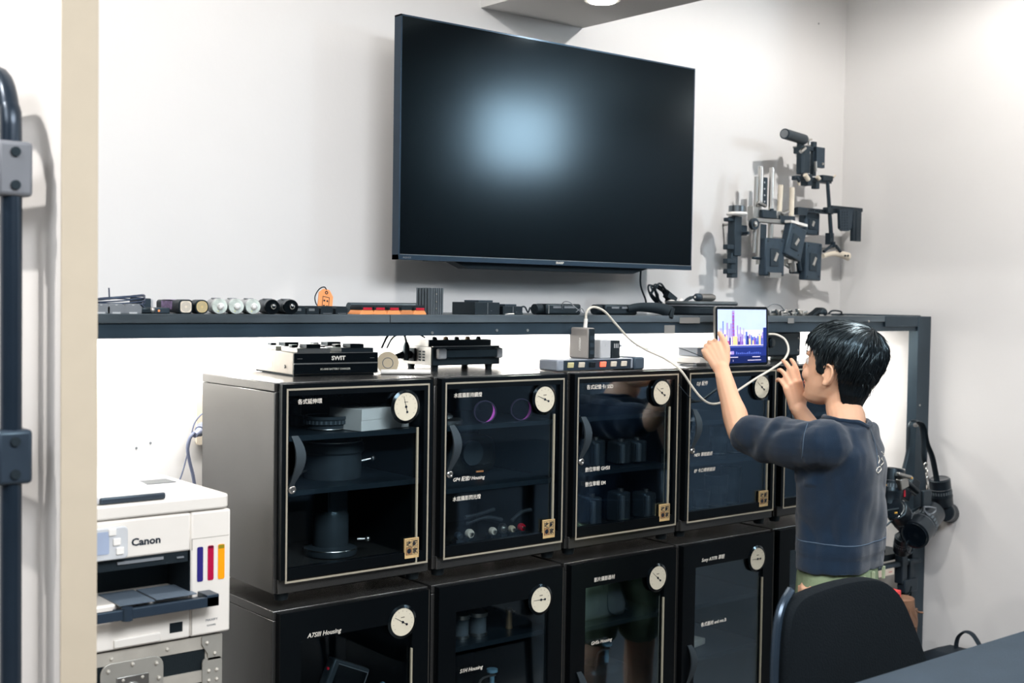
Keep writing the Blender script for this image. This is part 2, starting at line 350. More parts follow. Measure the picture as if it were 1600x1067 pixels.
# ================================================================== DRY CABINETS
CBS = mat('cabinet_steel', (.395, .395, .39), .22, .8, var=.05, vs=14, bump=.12, bs=500, spec=.9)
CBI = mat('cabinet_inside', (.07, .09, .11), .5, var=.05)
CBF = mat('cabinet_door_frame', (.05, .062, .075), .3, spec=.25)
TRIM = mat('pale_trim', (.70, .67, .60), .35, metal=.3)
GLS = glassmat('door_glass', (.88, .93, .95), .05, .03)
SHF = mat('cabinet_shelf', (.13, .17, .20), .35)
DIAL = mat('dial_face', (.83, .80, .72), .5, var=.02)
NDL = mat('needle_blue', (.06, .08, .16), .4)
GOLD = mat('gold_sticker', (.80, .68, .48), .5, var=.1, vs=60)
GOLD2 = mat('brown_square', (.62, .46, .30), .5)
HND = mat('handle_grey', (.22, .245, .265), .5)
def cabinet(label, x, zb, zt, upper, gz, needle, names, shelves, mark=True, sz=None, handle=True):
    t = thing('dry_cabinet', label, 'cabinet', (x, 0, zb), group='black glass-door cabinets')
    H = zt-zb; D = .355; f = .018
    b = MB().box(-.195, -.183, .02, D, f, H-.0195).box(.183, .195, .02, D, f, H-.0195).box(-.165, .165, .06, D-.02, .003, f).box(-.183, .183, .02, D, f, f+.03).box(-.195, .195, .02, D, H-.0185, H).box(-.183, .183, D-.01, D, f+.03, H-.018)  # low skirt box under the body is added to block light through the gap
    b.box(-.188, .188, .012, .02, f, f+.03)
    obj('body', b, CBS, t, bev=.0015)
    obj('lining', MB().box(-.183, .183, D-.014, D-.0105, f+.03, H-.018).box(-.183, -.180, .021, D-.014, f+.03, H-.018).box(.180, .183, .021, D-.014, f+.03, H-.018), CBI, t)
    for sx in (-1, 1):
        for y in (.04, D-.04): obj('foot', MB().cyl((sx*.165, y, 0), (sx*.165, y, f), .014, .017, 14), RUB, t)
    for k, z in enumerate(shelves):
        obj('inner_shelf', MB().box(-.178, .178, .03, D-.02, z-zb-.006, z-zb).box(-.178, .178, .028, .031, z-zb-.010, z-zb+.001), SHF, t)
    # door
    zl, zh = f+.030, H-.003
    if upper: ox0, ox1, oz0, oz1 = -.172, .165, zl+.022, zh-.024
    else: ox0, ox1, oz0, oz1 = -.140, .140, zl+.05, zh-.062
    d = MB().box(-.188, ox0, 0, .018, zl, zh).box(ox1, .188, 0, .018, zl, zh).box(ox0, ox1, 0, .018, zl, oz0).box(ox0, ox1, 0, .018, oz1, zh)
    dr = obj('door', d, CBF, t)
    obj('glass_pane', MB().box(ox0, ox1, .004, .008, oz0, oz1), GLS, dr)
    if upper:
        a0, a1, b0, b1 = -.178, .1785, .786-.745+0, H-.012
        w = .0038; tr = MB().box(a0, a1, -.0006, .001, b0, b0+w).box(a0, a1, -.0006, .001, b1-w, b1).box(a0, a0+w, -.0006, .001, b0+w, b1-w).box(a1-w, a1, -.0006, .001, b0+w, b1-w)
        obj('trim', tr, TRIM, dr)
    else:
        obj('trim', MB().box(.1835, .185, -.0006, .001, zl, zh), mat('dull_trim', (.34, .33, .31), .35, .3), dr)
    # gauge
    gx, g = (.114 if upper else .112), gz-zb
    r = .0305
    M = T(gx, 0, g) @ XZ
    obj('gauge_rim', MB().lathe([(r+.007, -.001), (r+.007, .001), (r+.001, .004), (r+.001, .0015)], M, 36), BLKG, dr)
    obj('gauge_face', MB().lathe([(r, .001), (r, .003)], M, 36), DIAL, dr)
    n = MB(); a = needle; dx, dz = math.cos(a), math.sin(a)
    Mn = M @ RZ(a)
    n.prism([(-.012, -.0008), (.024, -.0003), (.024, .0003), (-.012, .0008)], .0032, .0036, Mn)
    n.lathe([(.0028, .003), (.0028, .0042)], M, 12).lathe([(.0026, .003), (.0026, .0042)], Mn @ T(-.012, 0, 0), 12)
    obj('gauge_needle', n, NDL, dr)
    tk = MB()
    for i in range(11):
        q = -.6+i*(PI+1.2)/10; tk.cbox((.0245*math.cos(q), .0245*math.sin(q), .0032), (.003, .0005, .0003), 0, M, (0, 0, q))
    for i in range(5): tk.cbox((-.004+i*.002, .0105, .0032), (.0014, .0022, .0003), 0, M)
    k = obj('gauge_marks', tk, mat('dial_print', (.45, .42, .38), .6), dr); k['kind'] = 'stuff'
    # seal strip seen along the opening
    s0, s1 = (sz if sz else (.81, 1.10)); sxx = .146 if upper else .137
    obj('seal_strip', MB().box(sxx, sxx+.004, -.0006, .0035, s0-zb, s1-zb), mat('ivory_strip', (.62, .60, .53), .5), dr)
    if handle:
        hz = (1.033 if upper else .40)-zb; hx = -.175
        pts = []; N = 14
        for i in range(N+1):
            u = i/N; z = hz+.056-.112*u; bow = math.sin(PI*(.12+.88*u)**.8)*.020
            pts.append((bow, z, u))
        h = MB(); vs = []; fs = []
        for bow, z, u in pts:
            w = .010+.012*math.sin(PI*min(1, .15+u)); X0 = hx+bow*.7
            vs += [(X0, -.002-.012*math.sin(PI*u), z), (X0+w, -.002-.012*math.sin(PI*u), z), (X0+w, .003-.009*math.sin(PI*u)-.003, z), (X0, .003-.009*math.sin(PI*u)-.003, z)]
        for i in range(N):
            for j in range(4): fs.append((4*i+j, 4*i+(j+1) % 4, 4*i+4+(j+1) % 4, 4*i+4+j))
        fs += [(3, 2, 1, 0), (4*N, 4*N+1, 4*N+2, 4*N+3)]
        h.add(vs, fs); obj('handle', h, HND, dr)
        L = MB().lathe([(.0085, -.001), (.0085, .004), (.006, .006), (.0045, .006), (.0045, .0045)], T(hx+.010, 0, hz-.054) @ XZ, 20)
        L.cbox((hx+.010, -.005, hz-.054), (.001, .001, .006))
        obj('lock', L, SIL, dr)
    if mark:
        sx, szz = .117, .8015-zb
        obj('sticker', MB().box(sx, sx+.037, -.0008, .0035, szz, szz+.044), GOLD, dr)
        q = MB().box(sx+.003, sx+.0185, -.0011, -.0008, szz+.008, szz+.0245)
        obj('sticker_square', q, GOLD2, dr)
        ln = MB()
        for z in (szz+.0078, szz+.0245, szz+.0415): ln.box(sx+.0028, sx+.0342, -.0013, -.0008, z-.0003, z+.0003)
        for xx in (sx+.003, sx+.0185, sx+.034): ln.box(xx-.0003, xx+.0003, -.0013, -.0008, szz+.008, szz+.0415)
        ln.lathe([(.0055, .0008), (.0055, .0015)], T(sx+.0108, 0, szz+.016) @ XZ, 14).cbox((sx+.0135, -.0013, szz+.021), (.002, .0004, .002), r=(0, .7, 0))
        obj('sticker_lines', ln, DTX, dr)
        for ch, ax, az in (('收', .0037, .0275), ('藏', .0196, .0275), ('家', .0196, .0108)):
            text('sticker_character', ch, .0135, DTX, dr, (sx+ax, -.0012, szz+az), bold=.0003)
    for s, px, py, hgt in names:
        p = W(px, py, y=0); text('door_title', s, hgt, TXT, dr, (p.x-x, -.0006 if upper else -.0006, p.z-zb), bold=.00008, shear=.25 if s[0].isascii() else 0)
    return t
UB, UT, LB, LT = .745, 1.198, .0, .727
cabinet('top left cabinet, its side bare, carrying the flat battery charger', .179, UB, UT, 1, 1.137, 1.83, [('各式延伸環', 465, 631, .0115)], (1.084, .97), sz=(.79, 1.09))
cabinet('second upper cabinet from the left, with two pink lens filters inside', .579, UB, UT, 1, 1.137, 2.75, [('水底攝影持續燈', 709, 621, .0115), ('GP4 配套/ Housing', 707, 752.5, .0115), ('水底攝影閃光燈', 707, 783, .0115)], (1.082, .939))
cabinet('third upper cabinet, under the power strip, almost empty and dark', .979, UB, UT, 1, 1.138, 2.55, [('各式記憶卡/ SSD', 916.5, 608, .0125), ('數位單眼 GH5II', 914, 737, .0125), ('數位單眼 EM', 914, 760, .0125)], (1.082, .945))
cabinet('fourth upper cabinet, directly below the tablet, crossed by the boy\'s arm', 1.379, UB, UT, 1, 1.139, 2.5, [('DJI 配件', 1088, 602, .0125), ('NEX 單眼鏡頭', 1084, 713.5, .0115), ('EF 卡口單眼鏡頭', 1084, 738.5, .0115)], (1.05, .94))
cabinet('rightmost upper cabinet, mostly hidden behind the boy', 1.779, UB, UT, 1, 1.139, 2.5, [], (1.05, .94), mark=False)
cabinet('lower left cabinet holding the tilted monitor housing, beside the white printer', .179, LB, LT, 0, .663, 2.6, [('A7SIII Housing', 480, 997, .0135)], (.36,), False, sz=(.10, .60))
cabinet('second lower cabinet from the left, with silver cameras on its top shelf', .579, LB, LT, 0, .655, 3.12, [('S1H Housing', 718, 1052, .0125)], (.569, .25), False, sz=(.10, .10+.001))
cabinet('third lower cabinet, with a grey zipped camera bag on its top shelf', .979, LB, LT, 0, .655, 2.45, [('影片攝影器材', 928, 909, .012), ('GH5s Housing', 923, 1008, .012)], (.552, .25), False, sz=(.10, .60))
cabinet('fourth lower cabinet, with a white box and a pale pad behind its glass', 1.379, LB, LT, 0, .656, 3.12, [('Sony A7/7R 單眼', 1096, 878, .013), ('各式器材 and mic.B', 1095, 979, .0125)], (.549, .404), False, sz=(.10, .60))
cabinet('lower cabinet furthest right, behind the boy and the chair', 1.779, LB, LT, 0, .656, 3.12, [], (.549,), False, sz=(.10, .60))

# ---- things inside the cabinets
LNS = mat('lens_black', (.24, .27, .29), .3)
LRG = mat('lens_rib', (.34, .37, .39), .45)
LGL = mat('lens_glass', (.08, .12, .16), .05, coat=1)
def lens(label, loc, r, h, group=None, rot=None, cat='lens', rim=SIL, glass=LGL):
    t = thing('camera_lens', label, cat, loc, group=group, rot=rot)
    obj('barrel', MB().lathe([(r*.80, 0), (r*.86, h*.05), (r*.86, h*.35), (r*.95, h*.42), (r*.95, h*.72), (r, h*.78), (r, h), (r*.93, h), (r*.90, h*.97)], n=28), LNS, t)
    g = MB(); N = 30
    for i in range(N):
        a = 2*PI*i/N; g.cbox((r*.955*math.cos(a), r*.955*math.sin(a), h*.57), (r*.05, r*.08, h*.26), 0, None, (0, 0, a))
    obj('focus_ring', g, LRG, t)['kind'] = 'stuff'
    obj('mount_ring', MB().lathe([(r*.87, h*.05), (r*.875, h*.07), (r*.87, h*.09)], n=28), rim, t)
    obj('front_glass', MB().lathe([(r*.9, h*.965), (r*.6, h*.985), (.001, h*.995)], n=24), glass, t)
    return t
def at(px, py, y): return W(px, py, y=y)
Z1, Z2 = 1.0845, .9705
lens('wide flat black adapter ring on the top shelf, left of the white box', (.165, .12, Z1), .050, .030)
t = thing('carton', 'white carton on the top shelf of the top left cabinet', 'box', (.262, .095, Z1), rz=.22)
obj('body', MB().box(-.075, .075, -.05, .05, 0, .048), WHT, t, bev=.001)
obj('flap', MB().box(-.0755, .0755, -.051, -.0502, .024, .0485), WHT, t)
t = thing('adapter_box', 'black printed adapter box lying behind the white carton', 'box', (.25, .27, Z1))
obj('body', MB().box(-.09, .07, -.04, .04, 0, .075), BLKM, t, bev=.001)
text('box_print', 'MOUNT CONVERTER MC-11', .0085, mat('faint_print', (.38, .42, .46), .5), t, (-.082, -.0405, .058))
single('spare_mount', MB().lathe([(.02, 0), (.02, .02), (.013, .024), (.013, .05), (.018, .055), (.018, .06)], n=24), mat('amber_black', (.22, .17, .14), .4), 'small brownish lens mount standing left of the adapter box', 'lens part', origin=(0, 0, 0)).location = (.145, .22, Z1)
def domeport(label, loc, r):
    t = thing('dome_port', label, 'camera part', loc)
    obj('ring', MB().lathe([(r*.9, 0), (r*.92, .012), (r*.92, .055), (r, .06), (r, .075), (r*.93, .082)], n=40), LNS, t)
    obj('rim', MB().torus((0, 0, .083), r*.93, .0015, n=40), SIL, t)
    obj('dome', MB().lathe([(r*.93, .083), (r*.80, .098), (r*.55, .108), (.001, .112)], n=32), mat('dome_glass', (.10, .15, .18), .08), t)
    k = MB().cyl((r, 0, .03), (r+.028, -.01, .036), .003, n=10).sph((r+.03, -.01, .037), .007, n=12).cyl((-r, -.01, .02), (-r-.02, -.02, .02), .003, n=10).sph((-r-.022, -.02, .02), .007, n=12)
    obj('knob', k, SIL, t)
domeport('large round lens port with knobs on the middle shelf of the top left cabinet', (.205, .16, Z2), .072)
t = thing('housed_camera', 'tall black housed lens standing at the bottom of the top left cabinet', 'camera', (.21, .17, UB+.05))
obj('base_ring', MB().lathe([(.058, 0), (.060, .006), (.060, .014), (.04, .02), (.04, .09), (.036, .10)], n=32), LNS, t)
obj('rim', MB().torus((0, 0, .0145), .060, .0012, n=36), SIL, t)
obj('window', MB().box(-.026, .026, -.03, .03, .10, .150).box(-.022, .022, -.032, -.03, .108, .144), DGR, t, bev=.003)
obj('knob', MB().cyl((.058, -.02, .03), (.075, -.03, .03), .003, n=10).sph((.078, -.032, .03), .007), SIL, t)
# filters; each pink reflection is painted as a solid crescent
PNK = mat('pink_reflection', (.95, .42, .88), .25)
for k, (px, py) in enumerate(((758, 643), (815, 643))):
    p = at(px, py, .05)
    t = thing('lens_filter', ['left one of the two round pink coated filters in the second cabinet', 'right one of the two round pink coated filters in the second cabinet'][k], 'filter', (p.x, .05, 1.082), group='pink coated filters')
    M = T(0, 0, .0275) @ RZ(-.5) @ XZ
    obj('ring', MB().torus((0, 0, 0), .0255, .0016, M, 32).torus((0, 0, -.006), .0255, .0016, M, 32), mat('filter_ring', (.35, .30, .42), .3, .5), t)
    cr = MB(); vs = []; N = 14
    for i in range(N+1):
        a = -1.1+2.2*i/N; w = .006*math.cos(a/1.15)+.0003
        vs += [(.0245*math.cos(a), .0245*math.sin(a), -.002), ((.0245-w)*math.cos(a), .0245*math.sin(a), -.002), ((.0245-w)*math.cos(a), .0245*math.sin(a), -.003), (.0245*math.cos(a), .0245*math.sin(a), -.003)]
    fs = [(4*i+j, 4*i+(j+1) % 4, 4*i+4+(j+1) % 4, 4*i+4+j) for i in range(N) for j in range(4)]+[(3, 2, 1, 0), (4*N, 4*N+1, 4*N+2, 4*N+3)]
    obj('coated_glass', MB().lathe([(.0252, -.004), (.0252, -.0035)], M, 30), glassmat('filter_glass', (.8, .6, .85), .1), t)
    obj('painted_reflection', MB().add(vs, fs, 0, M @ RZ(-.3)), PNK, t)
single('metal_disc', MB().lathe([(.033, 0), (.035, .004), (.035, .010), (.030, .014), (.012, .016), (.012, .021), (.006, .026)], n=30), STL, 'metal lens cap with a knob left of the two filters', 'lens cap', origin=(0, 0, 0)).location = (.467, .08, 1.082)
t = thing('camera_housing', 'dark olive camera housing on the middle shelf of the second cabinet', 'camera', (.60, .20, .9395))
obj('shell', MB().cbox((0, 0, .05), (.17, .09, .1)), mat('olive_shell', (.16, .15, .13), .5), t, bev=.03)
obj('badge', MB().cbox((.02, -.047, .012), (.022, .003, .004), 0), ORG, t)
obj('port', MB().cyl((-.01, -.045, .06), (-.01, -.06, .06), .03, n=24), LNS, t)
for k, (px, py, r, m) in enumerate(((734, 832, .0105, CRM), (716, 834, .009, DGR), (770, 834, .009, CRM), (786, 832, .012, STL), (815, 823, .009, RED), (800, 826, .008, BEI))):
    p = at(px, py, .09)
    t = thing('strobe_arm', ['cream knobbed strobe clamp in the row under the coiled cords', 'leftmost dark strobe clamp in the second cabinet', 'small cream strobe clamp left of the metal one', 'metal strobe clamp in the middle of the row', 'strobe clamp with a red centre, right end of the row', 'beige strobe clamp just left of the red one'][k], 'clamp', (p.x, .09, UB+.0485), group='strobe clamps')
    M = T(0, 0, r+.012) @ XZ
    obj('disc', MB().lathe([(r, -.006), (r*1.1, 0), (r*.9, .006)], M, 20), m, t)
    obj('screw', MB().lathe([(r*.45, .006), (r*.4, .012)], M, 12), SIL, t)
    obj('foot_block', MB().cbox((0, .004, .006), (.018, .02, .012)), BLK, t, bev=.001)
for k, (a, b, c) in enumerate((((727, 808), (752, 802), (773, 795)), ((730, 818), (760, 808), (785, 812)), ((800, 813), (815, 800), (830, 796)))):
    P = [at(*q, .12) for q in (a, b, c)]; m = MB(); Q = catmull(P, 9)
    for i in range(len(Q)-1): m.torus((0, 0, 0), .0042, .0009, Matrix.Translation(Q[i]) @ (Q[i+1]-Q[i]).to_track_quat('Z', 'Y').to_matrix().to_4x4(), 10, 5)
    m.tube(P, .002, 6)
    single('coiled_cord', m, mat('cord_grey', (.30, .32, .34), .35), ['upper left coiled strobe cord in the second cabinet', 'lower left coiled strobe cord in the second cabinet', 'coiled strobe cord rising to the right in the second cabinet'][k], 'cord', 'coiled strobe cords')
# third cabinet
for k, (px, z, h) in enumerate(((921, UB+.0485, .075), (966, UB+.0485, .08), (1006, UB+.0485, .07), (925, .9455, .07), (965, .9455, .06), (990, .9455, .06))):
    p = at(px, 800, .10)
    t = thing('camera', ['bottom left camera body standing in the third cabinet', 'bottom middle camera body standing in the third cabinet', 'bottom right camera body standing in the third cabinet', 'left camera body on the middle shelf of the third cabinet', 'middle camera body on the middle shelf of the third cabinet', 'right camera body on the middle shelf of the third cabinet'][k], 'camera', (p.x, .10, z))
    obj('body', MB().cbox((0, 0, h/2), (.045, .05, h)), LNS, t, bev=.006)
    obj('grip', MB().cbox((-.017, -.03, h/2), (.012, .016, h*.85)), LRG, t, bev=.004)
    obj('plate', MB().box(-.023, -.0205, -.028, -.0255, h*.1, h*.9), mat('plate_grey', (.48, .48, .46), .4), t)
    obj('dial', MB().cyl((.008, 0, h), (.008, 0, h+.006), .008, n=16), STL, t)
# fourth cabinet lenses
for k, (px, z, r, h) in enumerate(((1118, UB+.0485, .034, .09), (1141, UB+.0485, .030, .11), (1095, UB+.0485, .024, .05), (1120, .9405, .026, .08), (1146, .9405, .026, .06))):
    p = at(px, 800, .11)
    lens(['wide lens at the bottom of the fourth upper cabinet', 'tall slim lens right of the wide one in the fourth cabinet', 'short lens at the left bottom of the fourth upper cabinet', 'lens on the middle shelf behind the glass below the arm', 'shorter lens right of it on the middle shelf of the fourth cabinet'][k], (p.x, .11, z), r, h)
st = MB().tube([(1.272, .06, 1.0), (1.262, .055, 1.035), (1.275, .05, 1.06), (1.268, .05, 1.02)], .004, 6, flat=.4).tube([(1.25, .05, .965), (1.27, .045, .985), (1.285, .05, .995), (1.29, .05, 1.02)], .004, 6, flat=.4)
single('white_strap', st, LGR, 'pale strap dangling behind the glass above the lens titles', 'strap')
# lower cabinets
t = thing('monitor_housing', 'black monitor housing tilted behind the glass of the lower left cabinet', 'monitor', (.215, .12, .3605), rot=(0, 0, 0))
Mh = T(0, 0, .155) @ RY(.42)
obj('frame', MB().cbox((0, 0, 0), (.10, .03, .085), 0, Mh), LNS, t, bev=.004)
obj('screen', MB().cbox((.004, -.016, 0), (.080, .002, .066), 0, Mh), BLKG, t)
obj('screen_edge', MB().cbox((.004, -.0165, .034), (.084, .002, .0012), 0, Mh).cbox((.046, -.0165, 0), (.0012, .002, .066), 0, Mh), MGR, t)
obj('stand', MB().box(-.04, .05, -.02, .03, 0, .14), LNS, t, bev=.004)
obj('red_button', MB().cyl((-.052, -.02, .198), (-.052, -.024, .198), .003, n=10), RED, t)
obj('knob', MB().cyl((.085, 0, .12), (.105, 0, .12), .004, n=10).lathe([(.013, 0), (.013, .004)], T(.105, 0, .12) @ RY(PI/2), 18), mat('teal_cap', (.45, .62, .70), .3), t)
for k, (px, r, h) in enumerate(((721, .017, .062), (746, .021, .062), (795, .008, .05))):
    p = at(px, 985, .09)
    t = thing('compact_camera', ['small silver and black camera at the left of the top shelf, lower second cabinet', 'silver topped camera in the middle of the top shelf, lower second cabinet', 'slim brass fitting at the right of the top shelf, lower second cabinet'][k], 'camera', (p.x, .09, .5695))
    m = [STL, STL, mat('brass', (.65, .55, .42), .35, .7)][k]
    obj('body', MB().lathe([(r, 0), (r, h*.75)], n=20), [LRG, LRG, m][k], t)
    obj('top_plate', MB().lathe([(r*1.15, h*.75), (r*1.15, h*.9), (r*.7, h)], n=20), m, t)
    obj('base_plate', MB().lathe([(r*1.1, 0), (r*1.1, h*.12)], n=20), m, t)
    obj('lever', MB().cyl((r, 0, h*.8), (r+.008, -.004, h*.8), .002, n=8), m, t)
t = thing('camera_bag', 'grey fabric camera bag with zip on the top shelf of the third lower cabinet', 'bag', (.955, .11, .5525))
GF = mat('grey_fabric', (.34, .36, .37), .9, bump=.5, bs=300)
obj('pouch', MB().prism([(-.085, 0), (.085, 0), (.09, .03), (.055, .115), (.03, .125), (-.07, .105), (-.09, .09)], -.05, .05, XZ), GF, t, bev=.012)
obj('zip', MB().tube([(.055, -.053, .005), (.02, -.0535, .02), (.015, -.053, .06), (.02, -.053, .11)], .0015, 6).tube([(-.01, -.053, .115), (0, -.053, .08)], .004, 6, flat=.3), DGR, t)
obj('strap', MB().tube([(.03, -.04, .125), (.05, -.045, .11), (.075, -.045, .06), (.09, -.045, .03), (.095, -.04, .015), (.085, -.04, .02)], .008, 8, flat=.25), DGR, t)
for k, (x, n) in enumerate(((.64, 'underwater camera housing with a teal dial in the second lower cabinet'), (1.03, 'round underwater camera housing in the third lower cabinet'))):
    t = thing('camera_housing', n, 'camera', (x, .15, .2505))
    obj('shell', MB().cbox((0, 0, .08), (.14, .10, .16)), mat('shell_dark', (.13, .17, .19), .4), t, bev=.02)
    obj('port', MB().torus((0, -.055, .10), .045, .006, RX(PI/2) @ T(0, 0, 0) if 0 else None, 24), LRG, t)
    obj('dial', MB().cyl((.01, -.02, .16), (.01, -.02, .205), .006, n=12).lathe([(.014, .205), (.014, .212)], T(.01, -.02, 0), 20), mat('teal_cap', (.45, .62, .70), .3), t)
    obj('bracket', MB().tube([(-.05, -.04, .15), (-.045, -.045, .20), (0, -.045, .205)], .003, 6), STL, t)
t = thing('white_box', 'tall narrow white box standing at the left of the fourth lower cabinet', 'box', (1.228, .06, .4045))
obj('body', MB().box(-.012, .012, -.02, .10, 0, .09), WHT, t, bev=.001)
obj('lid', MB().box(-.0125, .0125, -.0205, .1005, .082, .0915), LGR, t)
t = thing('charging_pad', 'pale square pad with a round centre in the fourth lower cabinet', 'pad', (1.345, .14, .4045), rz=.2)
obj('pad', MB().box(-.05, .05, -.045, .045, 0, .018), CRM, t, bev=.003)
obj('disc', MB().lathe([(.033, .018), (.033, .020)], n=28), BEI, t)
# ================================================================== ON THE SHELF
def sx(px, y=.13, py=490): return W(px, py, y=y).x
def trap(w, h, c): return [(-w/2, 0), (w/2, 0), (w/2, h-c), (w/2-c, h), (-w/2+c, h), (-w/2, h-c)]
# three grey chamfered battery blocks at the far left
for k, px in enumerate((158, 182, 208)):
    x = sx(px, .12)
    t = thing('battery_pack', ['grey battery block touching the partition, leftmost on the shelf', 'middle one of the three grey battery blocks under the coiled cable', 'right one of the three grey battery blocks under the coiled cable'][k], 'battery', (x, .12, ZS), group='grey battery blocks at the left end')
    obj('shell', MB().prism(trap(.036, .019, .006), 0, .07, T(0, 0, 0) @ XZ @ T(0, 0, -.07)), MGR, t, bev=.001)
    obj('contact', MB().box(-.008, .008, -.0006, 0, .0, .003).box(-.002, .002, -.0006, 0, .016, .0175), LGR, t)
def coil(c, R, r, n, m, jit=.006, sq=1, tilt=.12, seed=1):
    rnd = random.Random(seed); P = []
    for i in range(n*14):
        a = 2*PI*i/14; k = i//14
        P.append((c[0]+(R+rnd.uniform(-jit, jit)*.5)*math.cos(a), c[1]+(R*sq)*math.sin(a), c[2]+tilt*R*math.sin(a+k*.6)+k*r*1.6))
    return m.tube(P, r, 6, sm=3)
m = coil((sx(188, .17), .18, ZS+.023), .052, .0016, 4, MB(), seed=3, sq=.8)
m.tube([(sx(188, .17)+.05, .17, ZS+.026), (sx(222, .15), .15, ZS+.018), (sx(226, .14), .135, ZS+.010)], .0016, 6)
m.tube([(sx(171, .2), .2, ZS+.026), (sx(170, .2), .2, ZS+.05)], .0014, 6)
single('cable_coil', m, mat('navy_cable', (.25, .29, .38), .4), 'thin dark cable coiled on top of the grey battery blocks', 'cable')
t = thing('plug_adapter', 'small silver tipped black plug lying right of the coiled cable', 'plug', (sx(228, .13), .13, ZS))
obj('body', MB().box(-.014, .01, -.01, .02, 0, .012), BLK, t, bev=.003)
obj('tip', MB().sph((.010, -.008, .007), .006, n=12), SIL, t)
t = thing('small_converter', 'small dark converter block with an orange dot between plug and torches', 'converter', (sx(246, .14), .14, ZS))
obj('body', MB().box(-.022, .018, -.02, .05, 0, .012).box(-.030, .0, .03, .07, 0, .030), DGR, t, bev=.002)
obj('dot', MB().cyl((-.006, -.0205, .006), (-.006, -.0215, .006), .0025, n=10), ORG, t)
t = thing('white_adapter', 'pale square adapter behind the small converter block', 'adapter', (sx(221, .26), .26, ZS))
obj('body', MB().box(-.018, .018, -.02, .02, 0, .028), LGR, t, bev=.002)
obj('pins', MB().box(-.01, -.007, -.024, -.02, .01, .018).box(.007, .01, -.024, -.02, .01, .018), SIL, t)
# two square-headed torches
PUR = mat('purple_label', (.66, .56, .74), .6, var=.4, vs=150)
for k, px in enumerate((282, 307)):
    x = sx(px, .13); r = .013
    t = thing('torch', ['square-headed torch with a purple sticker and cream face', 'octagonal torch with an ochre face beside the clear domed ones'][k], 'torch', (x, .105, ZS+.0145), rz=-.06)
    obj('head', MB().prism(rrect(.029, .029, [.008, .012][k], 4), -.03, 0, XZ), BLK, t, bev=.001)
    obj('body', MB().prism(rrect(.027, .026, .006, 4), -.13, -.031, XZ), [BLK, SIL][k], t)
    obj('face', MB().prism(rrect(.023, .023, [.006, .010][k], 4), 0, .001, XZ), [CRM, mat('ochre_face', (.80, .72, .52), .4)][k], t)
    rg = MB()
    for R in (.004, .0065, .009): rg.torus((0, 0, .001), R, .0004, XZ, 20, 5)
    obj('rings', rg, MGR, t)
    if k == 0: obj('sticker', MB().box(-.0142, -.0136, .04, .10, -.006, .011).box(-.012, .012, .045, .10, .0132, .0137), PUR, t)
# five domed round torches
for k, px in enumerate((336, 362, 388, 418, 447)):
    x = sx(px, .12); r = .0158; clear = k < 3
    t = thing('dive_torch', ['leftmost clear domed torch, against the ochre-faced one', 'middle one of the three clear domed torches', 'rightmost clear domed torch, next to the black domed pair', 'left one of the two black domed torches', 'right one of the two black domed torches, beside the black blocks'][k], 'torch', (x, .10, ZS+r), rz=-.35, group='domed torches in a row')
    m1 = mat('clear_shell', (.78, .82, .80), .12, var=.25, vs=90, coat=1) if clear else BLKG
    obj('body', MB().lathe([(r*.85, -.14), (r, -.13), (r, -.02), (r*1.02, -.01), (r, 0)], XZ, 28), LGR if clear else DGR, t)
    obj('bezel', MB().lathe([(r*1.02, -.008), (r*1.03, 0), (r*.95, .004), (r*.85, .004)], XZ, 28), m1, t)
    obj('cavity', MB().lathe([(r*.88, .002), (r*.5, .0035), (.001, .004)], XZ, 24), mat('grey_green', (.46, .54, .52), .2, .4, var=.4, vs=150) if clear else mat('deep_black', (.03, .04, .05), .2), t)
    obj('dome', MB().sph((.002, -.004, 0), (.0075, .006, .0075), n=18), mat('pearl_bulb', (.90, .91, .91), .1, coat=1) if clear else mat('dark_bulb', (.10, .12, .14), .06, coat=1), t)
    obj('bulb_ring', MB().torus((.002, 0, .0085), .0042, .0007, XZ, 20, 6), SIL, t)
    if clear: obj('glow_dot', MB().sph((-.003, -.004, -.010), .0014, n=8), mat('yellow_dot', (.92, .92, .60), .4), t)
    obj('button', MB().box(-.009, .009, .06, .085, r*.94, r*1.08), MGR, t, bev=.001)
# black chamfered blocks
for k, px in enumerate((466, 487, 509, 532)):
    x = sx(px, .12)
    t = thing('battery_charger', ['black chamfered block right beside the black torches', 'second black chamfered block from the torches', 'third black chamfered block, below the orange house tag', 'fourth black chamfered block, at the end of the black row'][k], 'charger', (x, .115, ZS), group='black chamfered blocks')
    obj('shell', MB().prism(trap(.031, .0175, .005), -.08, 0, XZ), BLKM, t, bev=.0006)
    if k < 2: obj('window', MB().box(-.010, .004, -.0006, 0, .007, .0125), mat('dim_window', (.42, .44, .45), .3), t)
    else: obj('label', MB().box(-.010, .012, -.0006, 0, .0015, .0025), MGR, t)
# orange house tag
x = sx(506, .20)
t = thing('house_tag', 'orange house-shaped key tag leaning behind the black blocks', 'tag', (x, .20, ZS+.004), rot=(-.15, .18, 0))
obj('plate', MB().prism([(-.019, 0), (.019, 0), (.019, .038), (.008, .052), (-.008, .052), (-.019, .042)], 0, .004, XZ), ORG, t, bev=.0015)
w = MB().torus((0, .044, .0045), .003, .001, XZ, 12, 5)
for a in (-.0085, .0085): w.box(a-.0005, a+.0005, -.0048, -.004, .008, .034)
w.box(-.0085, .0085, -.0048, -.004, .0335, .0345)
for a in (-.004, .004):
    for b in (.013, .025): w.cyl((a, -.004, b), (a, -.0048, b), .0022, n=10)
obj('window_marks', w, DTX, t)
obj('cord', MB().tube([(0, -.003, .05), (-.006, -.003, .056), (-.016, .002, .050), (-.024, .004, .032), (-.021, .004, .018), (-.014, .004, .01)], .0014, 6), BLK, t)
